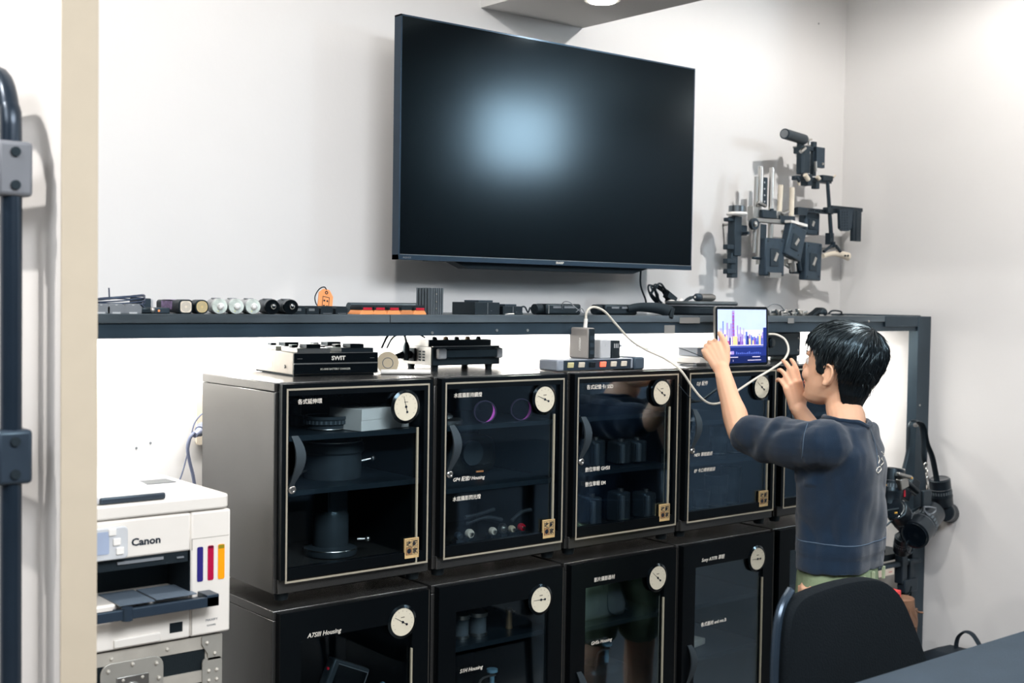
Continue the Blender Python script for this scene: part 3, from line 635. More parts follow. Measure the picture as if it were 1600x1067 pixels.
# orange-cradled batteries
for k, px in enumerate((570, 590, 612, 632, 652)):
    x = sx(px, .13)
    t = thing('cradled_battery', ['leftmost black battery in an orange cradle with red front', 'second black battery in an orange cradle with red front', 'third, middle black battery in an orange cradle with red front', 'battery in the orange cradle without a red front', 'rightmost orange cradled battery, touching the tall black block'][k], 'battery', (x, .12, ZS), group='orange cradled batteries')
    obj('cradle', MB().prism([(-.019, 0), (.019, 0), (.018, .003), (.013, .010), (-.013, .010), (-.018, .003)], -.05, 0, XZ), ORG if k != 3 else mat('dark_orange', (.78, .50, .30), .5), t, bev=.0005)
    obj('battery', MB().prism([(-.0145, .0102), (.0145, .0102), (.0145, .016), (.011, .021), (-.011, .021), (-.0145, .016)], -.05, -.001, XZ), BLKM, t, bev=.0006)
    if k != 3: obj('red_front', MB().box(-.0115, .0115, -.0016, -.001, .0102, .0155).box(-.0012, .0012, -.0022, -.0016, .0105, .0135), RED, t)
t = thing('tube_light', 'dark rolled tube lying behind the orange batteries on an orange strip', 'tube', (sx(600, .2), .195, ZS))
obj('tube', MB().cyl((-.10, 0, .014), (.09, 0, .014), .012, n=20), mat('tube_grey', (.26, .31, .34), .3), t)
obj('strip', MB().box(-.10, .085, -.02, .012, 0, .0025), ORG, t)
t = thing('ribbed_block', 'tall black ribbed metal block standing on the shelf below the television', 'block', (sx(671, .16), .16, ZS), rz=.35)
g = MB().box(-.024, .024, -.018, .018, 0, .062)
obj('core', g, BLKM, t)
g = MB()
for i in range(6): a = -.024+i*.0089; g.box(a, a+.0045, -.022, -.018, 0, .0625)
for i in range(5): a = -.018+i*.0082; g.box(-.028, -.024, a, a+.004, 0, .0625)
obj('fins', g, LRG, t)
for z in (.014, .030, .048): obj('screw', MB().cyl((-.005, -.0222, z), (-.005, -.0232, z), .0022, n=8), SIL, t)
for k, (px, w, h, yy) in enumerate(((748, .085, .030, .16), (778, .07, .021, .17))):
    t = thing('charger_box', ['taller of the two black charger boxes below the television', 'lower flat charger box touching the taller one on its right'][k], 'charger', (sx(px, yy)+.0+(.02 if k else 0), yy, ZS), rz=.12)
    obj('body', MB().box(-w/2, w/2, -.03, .05, 0, h), BLK, t, bev=.001)
    obj('top_slot', MB().box(-w/4, w/3, -.02, .03, h, h+.005), DGR, t, bev=.001)
    obj('edge_line', MB().box(0, .001, -.0308, -.03, .001, h-.001).box(.012, .014, -.0308, -.03, h*.3, h*.34), MGR, t)
single('silver_key', MB().box(0, .008, 0, .004, 0, .003).tube([(.008, .002, .002), (.030, .004, .002)], .0018, 6), SIL, 'small silver plug lying in front of the lower charger box', 'plug').location = (sx(795, .12), .12, ZS)
single('loop_cord', MB().tube([(0, 0, .003), (-.004, .004, .018), (.01, .004, .022), (.018, 0, .008), (.028, .004, .020), (.04, .01, .01)], .0022, 6), BLK, 'short black loop of cord left of the long black grips', 'cord').location = (sx(822, .16), .16, ZS)
# black grips
for k, px in enumerate((872, 962)):
    t = thing('camera_grip', ['long black slotted grip behind the white charging cable', 'second black slotted grip, ending in the curved handle piece'][k], 'grip', (sx(px, .18), .18, ZS), rz=.05)
    obj('body', MB().cbox((0, 0, .014), (.125, .045, .028)), BLK, t, bev=.005)
    obj('slots', MB().box(-.04, -.012, -.0236, -.0225, .017, .022).box(.0, .038, -.0236, -.0225, .017, .022), MGR, t)
    obj('end_cap', MB().cyl((-.0625, 0, .014), (-.085, 0, .014), .0135, n=18), BLKM, t)
    if k == 0: obj('clasp', MB().box(-.058, -.055, -.024, -.0225, .003, .024), SIL, t)
t = thing('curved_handle', 'curved black handle piece jutting over the shelf edge', 'handle', (sx(1015, .13), .13, ZS))
obj('arm', MB().tube([(-.055, .03, .016), (-.025, .02, .021), (.0, 0, .021), (.03, -.02, .017), (.042, -.035, .008)], lambda u: .008+.007*u, 10, flat=1.25), BLKM, t)
obj('pad', MB().cbox((.044, -.034, .007), (.014, .02, .030), r=(0, .25, 0)), RUB, t, bev=.003)
single('tangled_wire', MB().tube([(0, .02, .012), (-.006, .01, .034), (.006, 0, .036), (.02, -.01, .022), (.04, -.015, .008), (.06, -.01, .004)], .0012, 6).tube([(.03, 0, .01), (.05, 0, .02), (.07, .01, .006)], .001, 6), MGR, 'thin dark wire with a bright clip standing over the grips', 'wire').location = (sx(903, .13)-.0, .14, ZS)
# black mains cable bundle with white tie
m = MB(); rnd = random.Random(5); C = Vector((1.395, .30, ZS+.055))
for k in range(5):
    P = []
    for i in range(14):
        a = 2*PI*i/14; R = .034+rnd.uniform(-.006, .006)
        P.append(C+Vector((R*math.cos(a)*1.0, (k-2)*.006+rnd.uniform(-.002, .002), R*.75*math.sin(a)-.45*R*math.cos(a))))
    m.tube(P, .003, 7, closed=True, sm=3)
m.cbox(C+Vector((.03, -.01, -.005)), (.038, .02, .018), r=(0, .5, 0))
t = thing('mains_cable', 'black mains cable bundle tied in white under the television corner', 'cable', (C.x, C.y, ZS))
obj('loops', m, BLK, t, world=True)
obj('white_tie', MB().tube([C+Vector(v) for v in ((-.01, -.02, -.025), (.02, -.025, -.016), (.045, -.025, -.022), (.062, -.025, -.010))], .007, 8, flat=.6), WHT, t, world=True)
m = MB()
for k in range(6):
    P = [C+Vector((.065+rnd.uniform(-.01, .01), -.02, -.03)), C+Vector((.10, -.02-.004*k, rnd.uniform(-.01, .0))), C+Vector((.145+rnd.uniform(-.02, .02), -.03, -.01+rnd.uniform(-.012, .005))), C+Vector((.15, -.03, -.038)), C+Vector((.11, -.03, -.046)), C+Vector((.07, -.03, -.03))]
    m.tube(P, .0018, 6, closed=True, sm=4)
obj('thin_loops', m, BLK, t, world=True)
# round zipped case and silver microphone
x = sx(1106, .19)
t = thing('round_case', 'black rounded zipped case at the middle right of the shelf', 'case', (x, .215, ZS))
obj('base', MB().prism(rrect(.215, .145, .05, 6), 0, .026), BLKM, t, bev=.006)
obj('lid', MB().prism(rrect(.215, .145, .05, 6), .0275, .040), mat('case_lid', (.33, .35, .36), .5, bump=.3, bs=200), t, bev=.008)
obj('zip', MB().tube([Vector((a, b, .0268)) for a, b in rrect(.216, .146, .05, 6)], .0014, 5, closed=True, sm=1), MGR, t)
t = thing('silver_tube', 'silver cylindrical microphone lying on top of the round case', 'microphone', (x-.005, .205, ZS+.0405), rz=.15)
obj('barrel', MB().lathe([(.011, -.018), (.011, .045), (.0085, .055), (.004, .058)], T(0, 0, .0105) @ RY(PI/2), 24), STL, t)
obj('head', MB().lathe([(.0035, -.042), (.008, -.040), (.0115, -.034), (.0115, -.022), (.010, -.018)], T(0, 0, .0105) @ RY(PI/2), 24), DGR, t)
obj('lens_dot', MB().sph((-.042, 0, .0105), .003, n=10), WHT, t)
# small silver connectors and clips: each a thing
rnd = random.Random(11)
spots = [(1183, 0), (1192, .02), (1203, .0), (1209, .03), (1216, .01), (1224, .0), (1231, .03), (1238, .0), (1246, .02), (1254, .0), (1198, .045), (1222, .05)]
words_ = ['leftmost, behind the tablet corner', 'just right of the tablet corner', 'at the left of the heap', 'lying crosswise near the heap centre', 'under the arching cable', 'beside the hanging grey tape', 'on top of the heap centre', 'above the shelf tape mark', 'right of the tape mark', 'at the right end of the silver heap', 'at the back left of the heap', 'at the back under the cable arch']
for k, (px, dy) in enumerate(spots):
    t = thing('metal_clamp', 'small silver clamp ' + words_[k], 'clamp', (sx(px, .14+dy), .14+dy, ZS), group='small silver clamps', rz=rnd.uniform(-1, 1))
    h = rnd.uniform(.010, .020)
    obj('block', MB().cbox((0, 0, h/2), (.014, .011, h)), SIL, t, bev=.0015)
    obj('screw', MB().cyl((0, -.004, h*.6), (.012, -.010, h*.8), .0028, n=10), STL if k % 2 else BLK, t)
    obj('jaw', MB().cyl((-.010, 0, .004), (-.004, .006, h), .003, n=8), BLK if k % 3 else SIL, t)
single('arched_cable', MB().tube([(-.045, .0, .02), (-.02, 0, .036), (.02, 0, .034), (.045, 0, .016), (.055, -.01, .004)], .0016, 6), MGR, 'thin cable arching over the silver clamps', 'cable').location = (sx(1216, .15), .15, ZS)
t = thing('black_clip', 'black lever clip at the right end of the shelf', 'clip', (sx(1278, .17), .17, ZS))
obj('lever', MB().prism([(-.045, 0), (.0, .024), (.008, .026), (.004, .014), (-.030, .0)], -.012, .012, XZ), BLK, t, bev=.001)
obj('dome', MB().sph((.018, 0, .010), (.020, .018, .016), n=18), BLK, t)
obj('base', MB().box(-.01, .05, -.014, .014, 0, .004), SIL, t)
single('short_cable', MB().tube([(-.03, 0, .006), (-.01, 0, .016), (.02, -.01, .014), (.035, 0, .005), (.01, .01, .004), (-.02, .01, .004), (.05, .0, .004)], .003, 6), BLK, 'loose black cable loop near the room corner on the shelf', 'cable').location = (sx(1305, .22), .22, ZS)
single('silver_bar', MB().cyl((-.03, 0, .006), (.03, .01, .006), .005, n=14), SIL, 'thin silver rod lying left of the black lever clip', 'rod').location = (sx(1258, .2), .2, ZS)

# ================================================================== ON THE CABINETS
CT = UT
# battery charger
t = thing('flat_charger', 'flat silver and black battery charger printed SWIT on the left cabinet', 'charger', (.212, .155, CT), rz=-.10)
hw = .104
obj('case', MB().box(-hw, hw, .003, .24, .004, .052), mat('brushed_silver', (.70, .68, .65), .4, .6, var=.05, stretch=(1, 8, 1)), t, bev=.001)
obj('front_panel', MB().box(-hw+.001, hw-.001, 0, .003, .005, .0505), BLKG, t)
obj('front_stripe', MB().box(-hw+.001, hw-.001, -.0008, 0, .0265, .0295).box(-hw+.001, hw-.001, -.0008, 0, .0505, .052), STL, t)
obj('base_foot', MB().box(-hw+.006, hw-.006, .01, .23, 0, .004), BLKM, t)
text('brand_print', 'SWIT', .0125, TXT, t, (-.013, -.001, .0355), bold=.0005, sx=1.15)
text('model_print', 'SC-304S BATTERY CHARGER', .0058, mat('dim_white', (.66, .66, .62), .5), t, (-.040, -.001, .0135), bold=.0002)
obj('panel_dashes', MB().box(-.095, -.083, -.001, 0, .0385, .0395).box(.083, .094, -.001, 0, .0385, .0395), STL, t)
for a, b, w in ((-.055, .045, .040), (.052, .045, .040), (-.055, .165, .040), (.052, .165, .040)):
    pl = obj('battery_plate', MB().cbox((a, b, .057), (w*2, .09, .010)), [STL, BLK][a > 0], t, bev=.001)
    obj('latch', MB().cbox((a+.005, b-.012, .066), (.034, .04, .009)).cbox((a-.022, b+.02, .0645), (.014, .02, .006)), BLK, pl, bev=.001)
    obj('contact', MB().cbox((a+.03, b+.02, .0635), (.010, .02, .004)), SIL, pl)
obj('side_mark', MB().box(-hw-.0006, -hw, .12, .14, .014, .028), WHT, t)
obj('side_knob', MB().cyl((-hw, .045, .02), (-hw-.003, .045, .02), .004, n=12), STL, t)
t = thing('tape_roll', 'cream roll of tape standing beside the flat charger', 'tape', (.355, .165, CT), rz=-.55)
obj('roll', MB().lathe([(.012, -.012), (.0255, -.012), (.0255, .012), (.012, .012)], T(0, 0, .0255) @ RX(PI/2), 36), BEI, t)
obj('core', MB().torus((0, 0, 0), .012, .001, T(0, -.012, .0255) @ RX(PI/2), 24, 6), MGR, t)
single('white_tube', MB().cyl((0, 0, .006), (.10, -.055, .006), .006, n=16), WHT, 'short white tube lying in front of the tape roll', 'tube').location = (.375, .12, CT)
# second charger with handle
t = thing('handled_charger', 'black box charger with a folding handle and knobs on the second cabinet', 'charger', (.605, .21, CT), rz=.0)
a0, a1 = -.090, .118
obj('case', MB().box(a0, a1, 0, .14, .012, .058), BLK, t, bev=.0015)
obj('side_plate', MB().box(a0-.002, a0, .004, .136, .013, .057), STL, t)
obj('lid', MB().box(a0+.004, a1-.012, .02, .13, .058, .074), BLK, t, bev=.001)
obj('lid_edge', MB().box(a0+.001, a0+.004, .02, .13, .058, .074).box(a0, a1, -.001, .004, .0575, .0595), STL, t)
obj('handle', MB().box(a0+.010, a1-.004, -.014, -.004, .030, .052), mat('handle_black', (.12, .16, .19), .35), t, bev=.003)
for q0, q1 in ((a0+.008, a0+.032), (a1-.020, a1-.001)): obj('handle_end', MB().box(q0, q1, -.016, -.0005, .028, .054), LGR, t, bev=.004)
for xx in (a0+.02, a1-.02):
    for yy in (.02, .12): obj('foot', MB().cyl((xx, yy, 0), (xx, yy, .012), .008, .010, 12), RUB, t)
for i in range(5): obj('knob', MB().lathe([(.007, .074), (.006, .080), (.003, .081)], T(a0+.03+i*.034, .035, 0), 14), [BLK, mat('tan_knob', (.70, .58, .45), .5)][i % 2], t)
v = MB()
for i in range(4):
    for j in range(2): v.box(a0-.0026, a0-.002, .03+j*.016, .04+j*.016, .022+i*.007, .026+i*.007)
obj('vents', v, BLKM, t)
t = thing('power_plug', 'black mains plug pushed into the side of the handled charger', 'plug', (.482, .30, CT+.034))
obj('socket', MB().box(.026, .0305, -.022, .012, -.014, .018), BLKM, t)
obj('plug', MB().cyl((.026, -.004, .002), (.004, -.004, .002), .010, .012, 14).cyl((.004, -.004, .002), (-.024, -.004, -.004), .010, .005, 12), BLK, t)
obj('cord', MB().tube([(-.022, -.004, -.004), (-.045, 0, -.012), (-.07, .03, -.029), (-.06, .09, -.030)], .004, 8), BLK, t)
m = MB().tube([(.40, .26, CT+.055), (.425, .27, CT+.085), (.455, .28, CT+.098), (.485, .29, CT+.085), (.492, .29, CT+.060), (.49, .30, CT+.04)], .0028, 8)
m.tube([(.415, .26, CT+.055), (.44, .27, CT+.08), (.48, .28, CT+.092), (.53, .30, CT+.088), (.555, .30, CT+.077)], .0022, 8)
m.lathe([(.007, 0), (.009, .012), (.008, .035), (.004, .045)], T(.492, .29, CT+.022), 14)
single('charger_leads', m, BLK, 'black leads arching between the two chargers', 'cable')
# power strip and what is plugged into it
t = thing('power_strip', 'grey power strip with six square switches on the third cabinet', 'power strip', (.905, .060, CT), rz=.0)
GRS = mat('strip_grey', (.55, .58, .62), .35)
obj('case', MB().box(-.145, .115, -.03, .04, .002, .030), GRS, t, bev=.004)
obj('front_panel', MB().box(-.125, .104, -.0315, -.03, .004, .028), mat('strip_front', (.20, .25, .30), .3), t)
obj('end_block', MB().box(.116, .152, -.034, .046, .0, .032), mat('strip_end', (.28, .33, .38), .4), t, bev=.004)
for i in range(6):
    q = -.105+i*.0365
    obj('switch', MB().cbox((q, -.0335, .0165), (.019, .004, .013), r=(.15, 0, 0)), [CRM, CRM, BLK, mat('lit_switch', (1, .45, .35), .4, emit=(1, .35, .25), es=.9), CRM, CRM][i] if i != 0 else mat('yellow_switch', (.80, .77, .58), .4), t, bev=.001)
t = thing('wall_charger', 'tall grey charger block standing on the power strip', 'charger', (.895, .058, CT+.030), rz=-.05)
obj('body', MB().box(-.034, -.011, -.030, .045, 0, .078), mat('charger_grey', (.60, .58, .56), .4), t, bev=.004)
obj('port_side', MB().box(-.032, -.013, -.032, -.0295, .002, .076), BLK, t, bev=.003)
pm = MB()
for i in range(3): pm.box(-.029, -.016, -.0326, -.032, .012+.018*i, .022+.018*i)
obj('ports', pm, DGR, t)
me_ = text('side_print', 'UGREEN', .0085, WHT, t, (0, 0, 0), rot=(0, 0, 0), bold=.0002)
me_.data.transform(Matrix(((0, 0, -1, -.0344), (1, 0, 0, .0), (0, 1, 0, 0), (0, 0, 0, 1))) @ RZ(PI/2) @ T(.020, -.004, 0) @ T(0, 0, 0))
obj('connector', MB().cyl((-.022, -.004, .078), (-.020, -.004, .100), .005, n=12), WHT, t)
t = thing('cube_adapter', 'pale cube travel adapter with a dark socket face on the strip', 'adapter', (.936, .060, CT+.0305))
obj('body', MB().box(-.028, .008, -.025, .022, 0, .047), LGR, t, bev=.002)
obj('dark_face', MB().box(.008, .038, -.027, .022, 0, .045), BLK, t, bev=.001)
s_ = MB()
for i in range(3): s_.box(.017+i*.006, .0195+i*.006, -.0276, -.027, .026, .037)
s_.box(-.012, -.010, -.0257, -.025, .030, .036)
obj('sockets', s_, LGR, t)
obj('usb_plug', MB().cyl((.038, -.003, .034), (.066, -.003, .030), .0055, .003, 12), GRS, t)
m = MB().tube([(1.002, .057, CT+.0605), (1.07, .06, CT+.058), (1.16, .08, CT+.042), (1.30, .15, CT+.048), (1.345, .13, CT+.035), (1.37, .08, CT+.012), (1.36, .055, CT+.003), (1.27, .06, CT+.003), (1.245, .08, CT+.005), (1.30, .09, CT+.006), (1.325, .09, CT+.006)], .0012, 6)
single('thin_black_cable', m, DGR, 'thin dark charging cable running from the cube adapter', 'cable')
single('usb_plug', MB().box(-.02, .02, -.006, .006, 0, .006), MGR, 'flat grey plug lying beside the white box left of the boy\'s hand', 'plug').location = (1.338, .09, CT+.001)
t = thing('white_router', 'flat white box stacked on another behind the boy\'s raised hand', 'box', (1.475, .17, CT))
obj('lower_box', MB().box(-.085, .20, -.035, .06, 0, .020), WHT, t, bev=.003)
obj('upper_box', MB().box(-.075, .04, -.015, .06, .0205, .046), GRS, t, bev=.002)
obj('orange_wire', MB().tube([(-.075, -.012, .03), (-.06, -.014, .06), (-.045, -.01, .072), (-.03, 0, .05), (-.032, 0, .046)], .001, 6), mat('amber_wire', (.80, .50, .20), .4), t)
t = thing('black_speaker', 'black rectangular speaker box right of the tablet', 'speaker', (1.785, .20, CT))
obj('case', MB().box(-.10, .115, -.02, .09, .012, .088), mat('speaker_case', (.16, .20, .23), .35), t, bev=.006)
obj('feet', MB().box(-.09, -.07, -.01, .08, 0, .012).box(.09, .11, -.01, .08, 0, .012), RUB, t)
obj('front_knob', MB().lathe([(.016, -.001), (.015, .008), (.01, .009)], T(-.035, -.02, .055) @ XZ, 24), BLKG, t)
obj('corner_screw', MB().cyl((.10, -.02, .068), (.10, -.0215, .068), .003, n=8).cyl((.10, -.02, .03), (.10, -.0215, .03), .003, n=8), STL, t)
# wall outlet and the two plugs left of the cabinets
p = W(316, 655, y=WY)
t = thing('wall_outlet', 'cream wall outlet half hidden behind the left cabinet', 'outlet', (p.x+.02, WY-.004, p.z))
obj('plate', MB().prism(rrect(.075, .118, .006), 0, .006, T(0, .002, 0) @ XZ), CRM, t)
obj('sockets', MB().box(-.012, -.009, -.0065, -.004, .02, .032).box(.006, .009, -.0065, -.004, .02, .032).box(-.012, -.009, -.0065, -.004, -.032, -.02).box(.006, .009, -.0065, -.004, -.032, -.02), BLKM, t)
GC = mat('slate_cable', (.40, .43, .52), .4)
q = W(312, 674, y=WY-.05)
t = thing('outlet_plug', 'grey plug with a thick cord dropping behind the printer', 'plug', (q.x, WY-.05, q.z))
obj('plug', MB().cyl((.02, .03, .004), (.0, .0, 0), .014, .012, 14).cyl((0, 0, 0), (-.018, -.012, -.006), .010, .007, 12), GC, t)
c1 = [W(a, b, y=WY-.06) for a, b in ((304, 676), (297, 684), (293, 700), (296, 720), (302, 745), (306, 775))]
obj('cord', MB().tube(c1, .0042, 8), GC, t, world=True)
single('wall_cable', MB().tube([W(a, b, y=WY-.04) for a, b in ((324, 644), (314, 648), (304, 661), (299, 680), (293, 708), (286, 735), (280, 752))], .0017, 6), GC, 'thin grey cord looping from the outlet past the thick one', 'cord')
hk = MB()
for a, b in ((235, 692), (213, 700), (1279, 37)): 
    p = W(a, b, y=WY); hk.cyl((p.x, WY-.001, p.z), (p.x, WY+.001, p.z), .003, n=8)
obj('screw_holes', hk, MGR, wb)['kind'] = 'stuff'
# ================================================================== CAMERA RIGS ON THE WALL
def PB(m, x0, x1, y0, y1, y, dep, mi=0, ang=0):
    """box whose front face fills a rectangle seen at depth plane y"""
    a = W(x0, (y0+y1)/2, y=y); b = W(x1, (y0+y1)/2, y=y); c = W((x0+x1)/2, y0, y=y); d = W((x0+x1)/2, y1, y=y)
    return m.cbox(((a.x+b.x)/2, y+dep/2, (c.z+d.z)/2), (b.x-a.x, dep, c.z-d.z), mi, None, (0, ang, 0) if ang else None)
def PC(m, p0, p1, r, y, y2=None, mi=0, n=14):
    return m.cyl(W(*p0, y=y), W(*p1, y=y if y2 is None else y2), r, n=n, mi=mi)
RG = mat('rig_black', (.16, .20, .24), .4, var=.15, vs=60)
RGP = mat('rig_plate', (.22, .27, .32), .45, var=.15, vs=60)
def rig(label, name='camera_rig', cat='camera rig', at_=(0, 0)):
    p = W(*at_, y=.40)
    t = thing(name, label, cat, (p.x, p.y, p.z), group='camera rigs hung on the wall')
    m = MB().cyl((p.x, WY-.001, p.z), (p.x, .385, p.z), .004, n=10)
    obj('hook', m, STL, t, world=True)
    return t
y = .34
t = rig('leftmost rig, black toothed grip with a silver topped knob on a white disc', at_=(1152, 350))
m = MB(); PB(m, 1148, 1159, 338, 400, y, .03); PB(m, 1143, 1153, 395, 434, y+.005, .02)
for py in (386, 408, 424): PB(m, 1137, 1150, py-4, py+4, y+.002, .02)
PB(m, 1158, 1168, 352, 368, y+.004, .02); PB(m, 1138, 1150, 340, 346, y+.004, .02)
obj('grip', m, RG, t, world=True, bev=.002)
c = W(1151.5, 327, y=y)
obj('focus_knob', MB().lathe([(.026, -.002), (.026, .016), (.022, .018)], T(c.x, c.y, c.z-.006), 28), mat('knob_steel', (.42, .45, .47), .3, .8), t, world=True)
obj('white_disc', MB().lathe([(.030, -.013), (.034, -.008), (.030, -.002)], T(c.x, c.y, c.z-.007), 28), WHT, t, world=True)
w_ = W(1178, 350, y=y-.01)
wh = obj('hand_wheel', MB().lathe([(.010, -.006), (.0185, -.006), (.0185, .006), (.010, .006)], T(*w_) @ XZ, 26), RG, t, world=True)
obj('hub', MB().lathe([(.009, -.006), (.009, .008), (.004, .011)], T(*w_) @ XZ, 20), SIL, t, world=True)
obj('side_knob', MB().lathe([(.005, -.01), (.005, .01)], T(*W(1166, 364, y=y-.01)) @ XZ, 16), RG, t, world=True)
# rod support
t = rig('silver rod rig with two tall bright rods and a black clamp block', at_=(1196, 345))
for k, (a, b, r, mm) in enumerate((((1189, 260), (1185, 413), .0085, SIL), ((1206, 262), (1203, 388), .0085, SIL), ((1182, 276), (1178, 395), .0065, STL), ((1220, 289), (1217, 345), .0085, CRM), ((1238, 293), (1236, 345), .0085, CRM))):
    obj('rod', PC(MB(), a, b, r, y+.01+.006*(k % 2), n=16), mm, t, world=True)
m = MB(); PB(m, 1190, 1199, 277, 322, y+.02, .012)
obj('holed_plate', m, RG, t, world=True)
m = MB()
for py in (285, 295, 305, 315): PC(m, (1194.5, py), (1194.5, py), .0045, y+.018, y+.02) if 0 else m.lathe([(.003, 0), (.003, .001)], T(*W(1194.5, py, y=y+.0195)) @ XZ, 10)
obj('plate_holes', m, LGR, t, world=True)['kind'] = 'stuff'
m = MB(); PB(m, 1192, 1214, 328, 341, y-.012, .04); PB(m, 1219, 1243, 337, 350, y-.006, .04); PB(m, 1189, 1198, 350, 388, y, .012)
obj('clamp_block', m, RG, t, world=True, bev=.002)
m = MB(); PB(m, 1180, 1222, 341, 348, y-.006, .03); PB(m, 1177, 1188, 322, 345, y, .025); PB(m, 1214, 1222, 330, 342, y, .02); PC(m, (1184, 316), (1196, 322), .006, y-.01); PC(m, (1222, 335), (1232, 330), .006, y-.005)
obj('bracket', m, STL, t, world=True, bev=.002)
m = MB(); PC(m, (1176, 403), (1196, 404), .004, y); PC(m, (1206, 326), (1206, 329), .007, y-.015)
obj('cross_screw', m, RG, t, world=True)
def plate(label, x0, x1, y0, y1, yy, ang=0, slot=1, at_=None):
    t = rig(label, 'battery_plate', 'battery plate', at_=at_ or ((x0+x1)/2, y0+8))
    m = MB(); PB(m, x0, x1, y0, y1, yy, .028, 0, ang); obj('plate', m, RGP, t, world=True, bev=.004)
    cx, cy = (x0+x1)/2, (y0+y1)/2; w, h = (x1-x0), (y1-y0)
    m = MB(); PB(m, cx-w*.22, cx+w*.22, cy-h*.22, cy+h*.25, yy-.003, .004, 0, ang); obj('recess', m, RG, t, world=True, bev=.001)
    m = MB(); PB(m, cx+w*.02, cx+w*.14, cy-h*.12, cy+h*.12, yy-.005, .003, 0, ang+.45); obj('release_lever', m, SIL, t, world=True)
    m = MB()
    for u, v in ((-.36, -.42), (.36, -.42), (-.36, .40), (.36, .40)):
        p = W(cx+u*w+(-ang*v*h*1.0 if ang else 0), cy+v*h, y=yy-.0008); m.lathe([(.0025, 0), (.0025, .0012)], T(*p) @ XZ, 8)
    obj('screws', m, BLK, t, world=True)['kind'] = 'stuff'
    return t
plate('lower left battery plate on the wall with a silver foot below the rods', 1196, 1226, 372, 431, y-.02)
m = MB(); PB(m, 1203, 1221, 426, 434, y-.026, .02); single('quick_release', m, STL, 'small silver foot under the lower left battery plate', 'mount')
t = plate('tilted battery plate with a bright top edge in the middle of the wall rigs', 1231, 1257, 352, 404, y-.03, .28)
m = MB(); PB(m, 1236, 1262, 347, 351, y-.032, .028, 0, .12); obj('bright_edge', m, WHT, t, world=True)
plate('battery plate at the lower right of the rigs, beside the cream shoulder pad', 1259, 1284, 379, 438, y-.015, .03)
plate('upper right battery plate behind the perforated bar', 1258, 1281, 332, 367, y+.015, 0, at_=(1268, 335))
t = rig('silver clamp cluster hanging below the tilted battery plate', 'clamp_cluster', 'clamp', at_=(1238, 412))
m = MB(); PC(m, (1226, 412), (1240, 422), .006, y); PC(m, (1238, 408), (1240, 424), .011, y-.01); PB(m, 1232, 1246, 405, 411, y-.015, .02); obj('clamps', m, SIL, t, world=True)
m = MB(); PB(m, 1240, 1258, 412, 428, y+.005, .02); PC(m, (1246, 400), (1250, 424), .008, y); obj('knuckle', m, RG, t, world=True, bev=.003)
# top handle rig
t = rig('topmost rig, black top handle with a thick round grip and twin posts', at_=(1262, 228))
m = MB(); a = W(1226, 209, y=y-.03); b = W(1256, 218, y=y+.0); m.cyl(a, b, .017, n=22); obj('grip', m, RG, t, world=True)
m = MB(); d = (b-a).normalized(); m.cyl(a-d*.001, a-d*.003, .013, n=20); obj('grip_end', m, MGR, t, world=True)
m = MB(); PB(m, 1252, 1257, 210, 272, y, .02); PB(m, 1251, 1266, 230, 240, y, .03); PB(m, 1252, 1266, 238, 270, y+.002, .02); PB(m, 1271, 1276, 221, 275, y+.004, .014); PB(m, 1260, 1279, 229, 236, y+.004, .016)
obj('posts', m, RG, t, world=True, bev=.0015)
m = MB(); PB(m, 1276, 1289, 230, 262, y-.004, .012); obj('side_plate', m, RGP, t, world=True, bev=.001)
m = MB(); PC(m, (1260, 219), (1268, 218), .004, y-.01); PC(m, (1251, 237), (1258, 231), .006, y-.012); PC(m, (1264, 226), (1264, 217), .005, y); PC(m, (1274, 252), (1275, 268), .005, y-.01); m.lathe([(.004, 0), (.004, .003)], T(*W(1285, 256, y=y-.004)) @ XZ, 12)
obj('silver_knobs', m, SIL, t, world=True)
m = MB(); PB(m, 1246, 1300, 277, 284, y, .025); PB(m, 1262, 1270, 272, 290, y-.005, .03); PB(m, 1275, 1281, 284, 295, y, .02); PB(m, 1286, 1302, 274, 283, y-.004, .026); PC(m, (1244, 276), (1249, 284), .005, y-.008)
obj('cross_bar', m, RG, t, world=True, bev=.002)
m = MB(); PC(m, (1258, 273), (1263, 281), .008, y-.014); PC(m, (1247, 283), (1249, 289), .004, y-.005); PC(m, (1277, 276), (1280, 280), .007, y-.01); PC(m, (1302, 277), (1305, 274), .003, y)
obj('cream_knobs', m, CRM, t, world=True)['kind'] = 'stuff'
m = MB(); m.cyl(W(1293, 284, y=y), W(1299, 372, y=y-.01), .0062, .0072, 12); PB(m, 1297, 1303, 364, 382, y-.014, .02); obj('long_arm', m, RG, t, world=True)
t = rig('cream shoulder pad under a black yoke, near the room corner', 'shoulder_pad', 'shoulder pad', at_=(1304, 388))
m = MB().tube([W(a, b, y=y-.02) for a, b in ((1286, 400), (1296, 397), (1306, 396), (1316, 398), (1325, 401))], lambda u: .007+.008*max(0, u-.35), 12, flat=1.2); obj('pad', m, CRM, t, world=True)
m = MB().tube([W(a, b, y=y-.022) for a, b in ((1287, 393), (1295, 387), (1302, 383), (1309, 387), (1313, 393))], .006, 8, flat=.8); PC(m, (1301, 378), (1302, 386), .009, y-.022); PC(m, (1306, 384), (1313, 393), .005, y-.03); obj('yoke', m, RG, t, world=True)
m = MB()
for px in (1317, 1321): m.lathe([(.0032, -.001), (.0032, .0125)], T(*W(px, 399.5, y=y-.022)) @ XZ, 10)
obj('pad_holes', m, BLK, t, world=True)
t = rig('black perforated bar with two ribbed cheek plates at the right of the rigs', at_=(1290, 330))
m = MB(); PB(m, 1248, 1302, 326, 328, y-.006, .014); PB(m, 1248, 1302, 330.5, 332.5, y-.006, .014); PB(m, 1247, 1262, 325, 336, y-.008, .016)
for i in range(12): PB(m, 1262+i*3.3, 1263.6+i*3.3, 328, 331, y-.005, .012)
